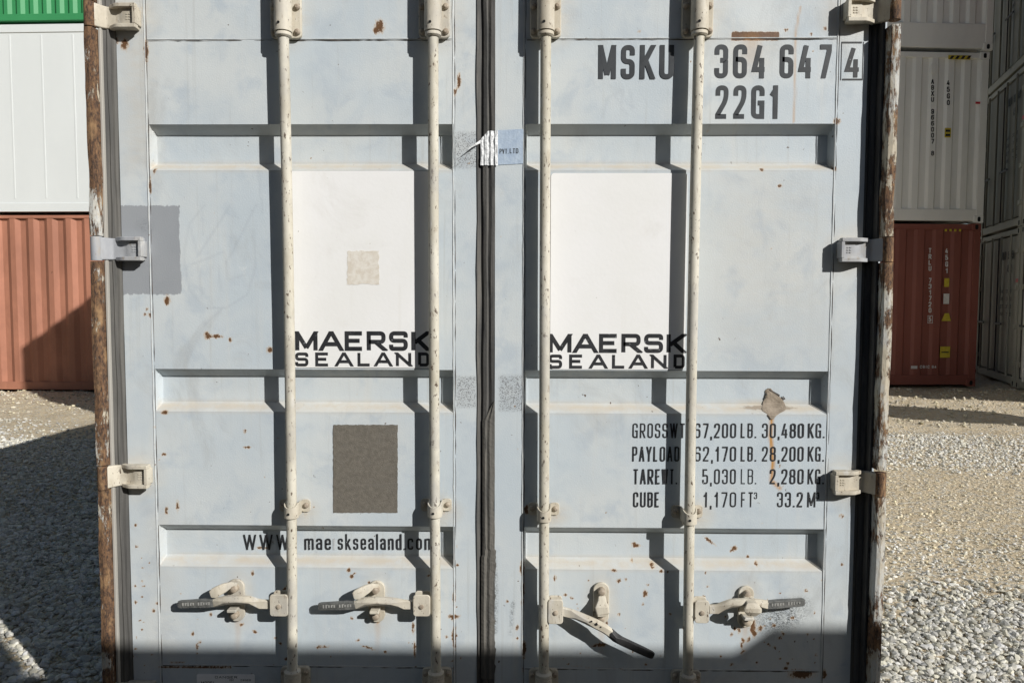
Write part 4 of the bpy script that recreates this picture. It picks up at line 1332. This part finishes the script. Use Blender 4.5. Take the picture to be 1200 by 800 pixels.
# ---- lock rods with guides
ROD_Y = -.040
RODR = .0160
rods = [((331, 45), (338, 300), (343, 785)), ((508, 45), (508.5, 300), (511.5, 785)), ((639.5, 50), (638.5, 300), (638, 785)), ((818.5, 45), (812.5, 300), (805.5, 785))]
rods = [((332, 45), (337.5, 260), (341, 600), (343, 785)), ((507.5, 45), (508.2, 260), (509.5, 600), (511.0, 785)), ((639.5, 45), (638.8, 260), (637.5, 600), (637.3, 785)), ((819.5, 45), (813.5, 260), (808.5, 600), (806, 785))]
CLIPY = [600, 598, 602, 604]
for i, r in enumerate(rods):
    d = doorL if i < 2 else doorR
    pts = [W(x, y, ROD_Y) for x, y in r]
    zz = np.array([p[2] for p in pts])[::-1]
    xx = np.array([p[0] for p in pts])[::-1]
    zs = np.linspace(.20, 2.42, 40)
    fit = np.polyfit(zz, xx, 2)
    xs_ = np.polyval(fit, zs)
    f = lambda z: float(np.polyval(fit, z))
    MB().tube([(x, ROD_Y, z) for x, z in zip(xs_, zs)], [RODR] * len(zs), 28).build('lock_rod', M_rod, d, smooth=True)
    # upper bearing housing
    zl = WZ(40.5, 576, -.045)
    xt = f(2.25)
    hs = MB()
    hs.prism_xz(rrect(xt - .047, xt + .047, zl, zl + .19, .014), -.016, -.0005)
    up = hs.build('rod_guide', M_cast, d, bevel=.003)
    sl = MB().tube([(xt, ROD_Y - .001, zl + .010), (xt, ROD_Y - .001, zl + .20)], [.0265, .0255], 28)
    sl.build('guide_sleeve', M_cast, d, smooth=True)
    MB().tube([(xt, ROD_Y, zl - .006), (xt, ROD_Y, zl - .002), (xt, ROD_Y, zl + .006), (xt, ROD_Y, zl + .012)], [.020, .0245, .0245, .020], 28).build('guide_collar', M_cast, d, smooth=True)
    MB().cyl((xt - .006, ROD_Y - .0275, zl + .030), (xt - .006, ROD_Y - .02, zl + .030), .0042, n=12).build('grease_hole', M_hole, d)
    for sx in (-1, 1):
        for bz in (.018, .092, .165):
            MB().tube([(xt + sx * .036, -.014, zl + bz), (xt + sx * .036, -.022, zl + bz), (xt + sx * .036, -.0265, zl + bz)], [.0095, .0090, .004], 14).build('bolt', M_bolt, d, smooth=True)
    # middle clip
    zc = WZ(CLIPY[i], 576, -.045)
    xc = f(zc)
    cl = MB()
    n = 16
    vs, fs = [], []
    for k in range(n + 1):
        a = math.pi * (k / n)
        ca, sa = math.cos(a), math.sin(a)
        top = .026 - .014 * sa if True else .026
        for (rr, z_) in ((.0178, -.022), (.0225, -.022), (.0225, top), (.0178, top)):
            vs.append((xc + rr * ca, ROD_Y - rr * sa, zc + z_))
    for k in range(n):
        for j in range(4):
            j2 = (j + 1) % 4
            fs.append((k * 4 + j, k * 4 + j2, k * 4 + 4 + j2, k * 4 + 4 + j))
    fs += [(0, 1, 2, 3), tuple(n * 4 + j for j in range(4))]
    cl.add(vs, fs)
    for sx in (-1, 1):
        a, b = sorted((xc + sx * .0181, xc + sx * .0224))
        cl.box(a, b, ROD_Y + .0004, -.006, zc - .019, zc + .024)
        a, b = sorted((xc + sx * .0185, xc + sx * .049))
        cl.prism_xz(rrect(a, b, zc - .014, zc + .026, .010), -.0062, -.0004)
    cl.build('rod_clip', M_cast, d, bevel=.0012, segs=1)
    MB().cyl((xc - .003, ROD_Y - .0232, zc - .006), (xc - .003, ROD_Y - .018, zc - .006), .004, n=12).build('clip_hole', M_hole, d)
    for sx in (-1, 1):
        MB().tube([(xc + sx * .037, -.005, zc + .008), (xc + sx * .037, -.012, zc + .008), (xc + sx * .037, -.0155, zc + .008)], [.0085, .008, .004], 12).build('bolt', M_bolt, d, smooth=True)
    # lower bearing
    zl = WZ(790, 576, -.045)
    xt = f(zl)
    MB().tube([(xt, ROD_Y, zl - .19), (xt, ROD_Y, zl - .006)], [.0255, .0265], 24).build('guide_sleeve', M_cast, d, smooth=True)
    MB().tube([(xt, ROD_Y, zl - .010), (xt, ROD_Y, zl - .004), (xt, ROD_Y, zl + .004), (xt, ROD_Y, zl + .009)], [.020, .0255, .0255, .0175], 24).build('guide_collar', M_cast, d, smooth=True)
    MB().prism_xz(rrect(xt - .047, xt + .047, zl - .19, zl + .004, .014), -.016, -.0005).build('rod_guide', M_cast, d, bevel=.003)
    for sx in (-1, 1):
        MB().tube([(xt + sx * .036, -.014, zl - .014), (xt + sx * .036, -.024, zl - .014)], [.0095, .006], 12).build('bolt', M_bolt, d, smooth=True)


# ---- handles
def px_path(pts):
    return [tuple(W(x, y, Y)) for (x, y, Y) in pts]


def hub(d, x0, x1, y0, y1, rodpx):
    yf = -.056
    a, b = W(x0, y1, yf), W(x1, y0, yf)
    mb = MB()
    mb.prism_xz(rrect(a[0], b[0], a[2], b[2], .010), yf, yf + .007)
    mb.prism_xz(rrect(a[0] + .001, b[0] - .001, a[2] + .001, b[2] - .001, .010), -.022, -.015)
    rx = W(rodpx, 710, ROD_Y)[0]
    s0, s1 = sorted((rx, (a[0] if abs(a[0] - rx) < abs(b[0] - rx) else b[0])))
    mb.box(s0, s1 + .001, -.050, -.028, a[2] + .004, b[2] - .004)
    h = mb.build('handle_hub', M_cast, d, bevel=.0025)
    cx, cz = (a[0] + b[0]) / 2, (a[2] + b[2]) / 2 - .003
    MB().tube([(cx, yf + .004, cz), (cx, yf - .003, cz), (cx, yf - .0045, cz)], [.0075, .0072, .004], 14).build('pivot_bolt', M_bolt, d, smooth=True)


def catch(d, cx, y0, y1, latch, wpx=19):
    a, b = W(cx - wpx / 2, y1), W(cx + wpx / 2, y0)
    w = b[0] - a[0]
    mb = MB()
    mb.prism_xz(rrect(a[0], b[0], a[2], b[2], w * .48, 8), -.012, -.0005)
    mb.build('handle_catch', M_cast, d, bevel=.003)
    x = (a[0] + b[0]) / 2
    for zz in (b[2] - w * .48, a[2] + w * .46):
        MB().tube([(x, -.010, zz), (x, -.020, zz), (x, -.030, zz), (x, -.033, zz)], [.0125, .0120, .0105, .006], 16).build('catch_bolt', M_bolt, d, smooth=True)
    # lower lip the handle rests on
    zl = a[2] + w * .95
    lip = MB().box(x - .016, x + .014, -.048, -.011, zl - .009, zl + .001)
    lip.build('catch_lip', M_cast, d, bevel=.003)
    lt = MB()
    zt = b[2] - w * .48
    if latch == 'side':
        lt.bar([(x + .008, -.020, zt + .013), (x - .008, -.024, zt + .015), (x - .024, -.036, zt + .010), (x - .040, -.044, zt + .003), (x - .054, -.048, zt - .004), (x - .064, -.049, zt - .007)], [(.012, .008), (.018, .010), (.028, .013), (.032, .013), (.033, .012), (.022, .009)], 6)
    elif latch == 'down':
        lt.bar([(x + .001, -.024, zt - .006), (x + .001, -.046, zt - .010), (x + .001, -.068, zt - .012), (x + .001, -.075, zt - .022), (x + .001, -.075, zt - .030), (x, -.069, zt - .044)], [(.030, .010), (.030, .012), (.034, .013), (.054, .013), (.054, .013), (.028, .010)], 6)
    else:
        lt.bar([(x + .001, -.022, zt - .014), (x + .001, -.028, zt - .028), (x - .001, -.040, zt - .044), (x + .003, -.044, zt - .060), (x + .004, -.040, zt - .070)], [(.022, .010), (.027, .012), (.044, .013), (.040, .012), (.024, .010)], 6)
    lo = lt.build('catch_latch', M_cast, d, smooth=True)
    lo.data.set_sharp_from_angle(angle=math.radians(24))


def forged(d, secs, mat, name='door_handle', sharp=18):
    """forged bar: explicit hexagonal stations (px, py, Y, height, depth, ridge) along the handle in photo pixels"""
    vs, fs = [], []
    pts = [Vector(W(q[0], q[1], q[2])) for q in secs]
    for i, q in enumerate(secs):
        a, b = pts[max(i - 1, 0)], pts[min(i + 1, len(pts) - 1)]
        t = (b - a).normalized()
        u = Vector((0, 1, 0))
        u = (u - t * u.dot(t)).normalized()
        w = t.cross(u).normalized()
        if w.z < 0:
            w = -w
        h, dp, rg = q[3] / 2, q[4], q[5]
        for cw, cu in ((1.0, dp * .55), (1.0, dp * .12), (rg, -dp * .35), (-rg, -dp * .35), (-1.0, dp * .12), (-1.0, dp * .55)):
            vs.append(pts[i] + w * cw * h + u * cu)
    m = 6
    for i in range(len(secs) - 1):
        for k in range(m):
            k2 = (k + 1) % m
            fs.append((i * m + k, i * m + k2, (i + 1) * m + k2, (i + 1) * m + k))
    fs += [tuple(range(m)), tuple((len(secs) - 1) * m + k for k in range(m))]
    ob = MB().add(vs, fs).build(name, mat, d, bevel=.0014, segs=1)
    return ob


def handle(d, x_hub, x_grip, x_end, y_hub, y_mid, y_grip, y_end, gm, x_catch, dz=0.0):
    """fork at the hub, twisted shank over the catch, flat grip at the free end"""
    L = lambda a, b, t: a + (b - a) * t
    sg = 1 if x_end > x_hub else -1
    secs = [(x_hub, y_hub, -.041, .029, .013, .85),
            (x_hub + sg * 10, y_hub - .2, -.041, .030, .013, .85),
            (x_hub + sg * 17, L(y_hub, y_mid, .5), -.044, .027, .017, .55),
            (L(x_hub, x_catch, .62), y_mid + .6, -.049, .026, .024, .25),
            (x_catch, y_mid, -.052, .027, .026, .15),
            (L(x_catch, x_grip, .55), y_mid + .5, -.049, .027, .024, .25),
            (x_grip, y_grip, -.041, .027, .014, .8)]
    forged(d, secs, M_cast)
    g = [(x_grip - sg * 1.0, y_grip, -.0415, .026, .015, .86), (L(x_grip, x_end, .2), L(y_grip, y_end, .2), -.040, .028, .016, .86), (L(x_grip, x_end, .93), L(y_grip, y_end, .93), -.034, .0245, .014, .86), (x_end, y_end, -.033, .021, .010, .7)]
    forged(d, g, gm, 'handle_grip')
    mk = MB()
    for q in range(11):
        if q == 5:
            continue
        t = .12 + .74 * q / 10
        p = W(L(x_grip, x_end, t), L(y_grip, y_end, t), L(-.041, -.034, t) - .0053)
        hh = random.uniform(.0035, .0055)
        mk.box(p[0] - .0022, p[0] + .0022, p[1] - .0014, p[1] + .003, p[2] - hh, p[2] + hh)
        if q % 2:
            mk.box(p[0] + .0024, p[0] + .0046, p[1] - .0014, p[1] + .003, p[2] + hh - .002, p[2] + hh + .0005)
    mk.build('grip_mark', M_mark if gm is M_grip else gm, d)


# the left door
catch(doorL, 278, 677, 726, 'side')
handle(doorL, 315, 250, 208.5, 708, 703.5, 706.3, 708, M_grip, 278)
hub(doorL, 316, 337, 696.5, 722, 343)
catch(doorL, 442, 679, 727, 'side')
handle(doorL, 484, 416, 373, 708.5, 705, 708.8, 710.5, M_grip, 442)
hub(doorL, 484, 504, 697, 722, 511)
# the right door, its left handle hangs open
catch(doorR, 704, 681, 729, 'hang')
forged(doorR, [(658, 716, -.042, .029, .013, .85), (668, 718.5, -.043, .029, .013, .85), (675, 721, -.047, .027, .018, .5), (688, 727, -.054, .027, .024, .25), (698, 731.5, -.058, .028, .024, .6), (708, 736.5, -.060, .028, .022, .6), (716, 742, -.061, .026, .015, .7)], M_cast)
forged(doorR, [(714, 740.5, -.061, .028, .015, .5), (721, 747, -.062, .028, .020, .3), (728, 751, -.062, .026, .017, .8), (752, 762, -.060, .026, .014, .86), (763, 767, -.059, .024, .012, .86), (766, 768.5, -.059, .019, .009, .7)], M_gripk, 'handle_grip')
hl = MB()
for px, py in ((693.5, 728), (699, 731.3), (704, 734.5)):
    p = W(px, py, -.069)
    hl.cyl((p[0], p[1] + .0005, p[2]), (p[0], p[1] + .004, p[2]), .0042 if px == 699 else .0024, n=10)
hl.build('handle_pit', M_hole, doorR)
hub(doorR, 642, 660, 702.5, 731, 637)
catch(doorR, 873, 685, 733, 'down')
handle(doorR, 831, 900, 943, 713.8, 707, 708.6, 705.2, M_grip, 873)
hub(doorR, 814, 831.5, 703.5, 730, 806)


# ---- decals and old stickers
def sheet(name, x0, x1, y0, y1, Y, mat, parent, r=.008, th=.0006):
    a, b = W(x0, y1, Y), W(x1, y0, Y)
    return MB().prism_xz(rrect(a[0], b[0], a[2], b[2], r), Y - th, Y).build(name, mat, parent)


def ragged(name, x0, x1, y0, y1, Y, mat, parent, jag=1.5, n=14, th=.0005):
    pts = []
    for (ax, ay, bx, by) in ((x0, y1, x1, y1), (x1, y1, x1, y0), (x1, y0, x0, y0), (x0, y0, x0, y1)):
        for k in range(n):
            t = k / n
            px = ax + (bx - ax) * t + random.uniform(-jag, jag)
            py = ay + (by - ay) * t + random.uniform(-jag, jag)
            p = W(px, py, Y)
            pts.append((p[0], p[2]))
    return MB().prism_xz(pts, Y - th, Y).build(name, mat, parent)


DY = -.0016
sheet('white_decal', 341, 505.5, 200.5, 430.5, DY, M_decal, doorL, .004)
sheet('white_decal', 644.5, 806, 203, 432.5, DY, M_decal, doorR, .011)
LY_ = DY - .0010


def wide_text(name, items, parent, stroke):
    mb = MB()
    for ch, xl, xr, yt, yb in items:
        a, b, t = W(xl, yb, LY_), W(xr, yb, LY_), W(xl, yt, LY_)
        sk = text_polys(ch, b[0] - a[0], t[2] - a[2], stroke, .18, .1)
        put_text(mb, sk, lambda u, v, i: (a[0] + u, LY_ - .00006 * i, a[2] + v))
    return mb.build(name, M_black, parent, recalc=False)


MA = [('M', 346, 372.3), ('A', 374.5, 402), ('E', 404, 426.8), ('R', 429.8, 452), ('S', 456, 478), ('K', 482, 502.8)]
SE = [('S', 346, 361.5), ('E', 369.5, 386.2), ('A', 393, 413.5), ('L', 419, 435), ('A', 439, 459.5), ('N', 464, 482), ('D', 490, 503)]
wide_text('brand_lettering', [(c, a, b, 388, 411) for c, a, b in MA] + [(c, a, b, 412.8, 429.2) for c, a, b in SE], doorL, .215)
wide_text('brand_lettering', [(c, 643 + (a - 346) * 1.015, 643 + (b - 346) * 1.015, 391, 413.4) for c, a, b in MA] + [(c, 643 + (a - 346) * 1.015, 643 + (b - 346) * 1.015, 415.2, 431.8) for c, a, b in SE], doorR, .215)

door_text('number_lettering', [('MSKU', 701, 789.5, 53, 92.8), ('364', 837, 898, 52.3, 92), ('647', 913.5, 974, 52.3, 92), ('22G1', 838, 912.5, 100.2, 139.5)], M_blackg, doorR, -.0009, .145, .22, .17)
door_text('check_digit', [('4', 990, 1008, 55.5, 91)], M_black, doorR, -.0009, .145, .22)
bx = MB()
for a in ((985.0, 987.0, 49, 94.3), (1010.4, 1012.4, 49, 94.3), (987.1, 1010.3, 49, 51), (987.1, 1010.3, 92.3, 94.3)):
    p, q = W(a[0], a[3], -.001), W(a[1], a[2], -.001)
    bx.add([(p[0], -.001, p[2]), (q[0], -.001, p[2]), (q[0], -.001, q[2]), (p[0], -.001, q[2])], [(0, 1, 2, 3)])
bx.build('check_digit_box', M_black, doorR)
r1, r2, r3, r4 = (495.8, 513), (523, 540.4), (549.3, 567), (576.3, 594)
T = [('GROSS', 741, 782.5) + r1, ('WT.', 785, 807) + r1, ('67,200', 814, 862.5) + r1, ('LB.', 868, 886) + r1, ('30,480', 893, 942) + r1, ('KG.', 947, 966) + r1,
     ('PAYLOAD', 741, 796) + r2, ('62,170', 814, 862.5) + r2, ('LB.', 868, 886) + r2, ('28,200', 893, 941.5) + r2, ('KG.', 946.7, 965.3) + r2,
     ('TARE', 742, 774) + r3, ('WT.', 775.5, 793) + r3, ('5,030', 823, 862) + r3, ('2,280', 902, 941.5) + r3, ('KG.', 946.5, 965) + r3,
     ('CUBE', 742, 773) + r4, ('1,170', 824, 862.5) + r4, ('FT', 868, 882.5) + r4, ('33.2', 910.5, 940.5) + r4, ('M', 946, 955.5) + r4]
door_text('weight_lettering', T, M_black, doorR, -.0009, .105, .2, .17)
door_text('weight_lettering', [('3', 883.3, 887.3, 576.5, 584.5), ('3', 956.5, 960, 576.5, 584.5)], M_black, doorR, -.0009, .15)
door_text('faded_lettering', [('LB.', 868, 886) + r3], M_blackg, doorR, -.0009, .08, .2, .17)
YB = DEP - .0022
door_text('web_lettering', [('WWW', 285.5, 339, 626, 643.8), ('mae', 357, 388, 625.2, 643.8), ('sksealand.', 396, 475.5, 625.2, 643.8), ('com', 477.5, 509, 625.2, 643.8)], M_black, doorL, YB, .115, .2, .17)
door_text('faded_lettering', [('r', 390.5, 394, 625.2, 643.8)], M_faded, doorL, YB, .10)

res = ragged('sticker_residue', 407, 444, 294, 333, DY - .0007, M_residue, doorL, .8)
gl = ragged('glue_patch', 390.5, 466, 497.5, 600.5, -.0006, M_glue, doorL, .35, 40)
tp = MB()
xs_ = [WX(x, 173) for x in (578, 582, 590, 600, 612)]
tape = MB()
za, zb_ = WZ(193.5), WZ(153)
vs, fs = [], []
nn = 24
for i in range(nn + 1):
    x = WX(583, 173) + (WX(613.4, 173) - WX(583, 173)) * i / nn
    for j in range(9):
        vs.append((x, -.0016 + random.uniform(-.0003, .0003), za + (zb_ - za) * j / 8 + .004 * (i / nn)))
for i in range(nn):
    for j in range(8):
        a = i * 9 + j
        fs.append((a, a + 9, a + 10, a + 1))
tape.add(vs, fs).build('tape_strip', M_tape, doorR, smooth=True)
foil = MB()
vs, fs = [], []
nn = 20
for i in range(nn + 1):
    px = 563 + (583.5 - 563) * i / nn
    for j in range(13):
        py = 193.8 - (193.8 - (153.5 + 10 * max(0, (1 - i / 9)))) * j / 12
        p = W(px, py, -.006)
        vs.append((p[0], -.006 - .0016 * math.sin(i * 1.1 + .5 * math.sin(j * .9)) - .0022 * (1 if i in (5, 11, 12, 17) else 0) + random.uniform(-.0011, .0011), p[2]))
for i in range(nn):
    for j in range(12):
        a = i * 13 + j
        fs.append((a, a + 13, a + 14, a + 1))
foil.add(vs, fs).build('torn_tape', M_tapefoil, doorR, smooth=True)
tf = MB()
p = [W(563, 164, -.006), W(547.5, 175.5, -.03), W(556, 169, -.02), W(563, 168, -.007)]
tf.add([tuple(q) for q in p], [(0, 1, 2, 3)]).build('tape_curl', M_tapefoil, doorR)
door_text('tape_lettering', [('PVT.', 585.5, 596, 174.5, 180.2), ('LTD', 597.5, 607.5, 174, 179.7)], M_blackg, doorR, -.0024, .13)

dp = sheet('data_plate', 231.5, 298.5, 789.5, 830, -.001, M_plate, doorL, .006, .0012)
dl = []
door_text('plate_lettering', [('DANGER', 252, 278, 791.5, 794.2), ('CSC', 269, 274, 795.3, 797.3), ('OWNER', 282, 294, 795.3, 797.3), ('MODEL', 236, 252, 797.8, 801)], M_blackg, doorL, -.0026, .16)

# torn, muddy spot on the second corrugation of the right door
def prof_y(z):
    for a, b in RECS:
        if b <= z <= a:
            return DEP * min(1, (a - z) / SL, (z - b) / SL)
    return 0.0


rows = [(455, 899, 903), (458, 897.5, 905.5), (461, 897, 909), (464, 895.5, 913), (468, 896, 917), (472, 894, 919.5), (475, 893, 920.5), (478, 892, 921), (480, 894, 919), (482, 897.5, 914), (485, 899.5, 909), (489, 902.5, 906)]
vs, fs = [], []
for py, l, rr_ in rows:
    z = WZ(py, 906, .03)
    y = prof_y(z) - .0014
    for q in range(7):
        px = l + (rr_ - l) * q / 6 + (random.uniform(-.8, .8) if q in (0, 6) else 0)
        vs.append((W(px, py, y)[0], y - (.0015 if 0 < q < 6 else 0) - random.uniform(0, .001), z))
for i in range(len(rows) - 1):
    for q in range(6):
        a = i * 7 + q
        fs.append((a, a + 1, a + 8, a + 7))
MB().add(vs, fs).build('torn_spot', M_mud, doorR)
sl_ = MB()
yy = DEP - .004
a, b = W(901, 456.5, yy), W(913.5, 463.5, yy)
sl_.prism_xz([(a[0], a[2] + .003), (a[0] + .002, a[2] - .002), (b[0], b[2] - .002), (b[0] + .001, b[2] + .003)], yy, yy + .003)
for (px, py) in ((898, 462), (896.5, 466), (917.5, 465.5), (919, 467)):
    p = W(px, py, yy)
    sl_.prism_xz([(p[0] - .003, p[2] - .004), (p[0] + .004, p[2] - .002), (p[0] + .001, p[2] + .005)], yy, yy + .002)
sl_.build('torn_edge', M_seam, doorR)

# ---- the rest of the box: header, sill, walls, roof, castings
MB().box(-1.05, 1.05, .012, .13, 2.445, 2.582).build('header_beam', M_greybox, main, bevel=.006)
MB().box(-1.05, 1.05, -.006, .12, .02, .158).build('door_sill', M_greybox, main, bevel=.006)
MB().box(-1.15, 1.15, .08, .10, .16, 2.44).build('door_backing', M_hole, main)
for sx in (-1, 1):
    for y0 in (-.05, 5.882):
        for z0 in (0, 2.472):
            a, b = sorted((sx * 1.219, sx * 1.057))
            MB().box(a, b, y0, y0 + .178, z0, z0 + .118).build('corner_casting', M_greybox, main, bevel=.01)
    mb = MB()
    pr = corr_profile(.21, 5.88, .278, .036)
    vs = []
    for (a, dd) in pr:
        vs += [(sx * (1.208 - dd), a, .155), (sx * (1.208 - dd), a, 2.50)]
    mb.add(vs, [(2 * i, 2 * i + 2, 2 * i + 3, 2 * i + 1) for i in range(len(pr) - 1)])
    mb.build('side_wall', M_greybox, main)
    a, b = sorted((sx * 1.214, sx * 1.15))
    MB().box(a, b, .205, 5.88, .03, .153).box(a, b, .205, 5.88, 2.502, 2.58).build('side_rail', M_greybox, main, bevel=.004, segs=1)
    a, b = sorted((sx * 1.2165, sx * 1.06))
    MB().box(a, b, 5.885, 6.05, .12, 2.47).build('corner_post', M_greybox, main, bevel=.004, segs=1)
MB().box(-1.148, 1.148, .14, 6.03, 2.545, 2.57).build('roof', M_greybox, main)
MB().box(-1.148, 1.148, .13, 6.03, .06, .14).build('floor_base', M_greybox, main)
MB().box(-1.055, 1.055, 6.0, 6.03, .1405, 2.544).build('end_wall', M_greybox, main)
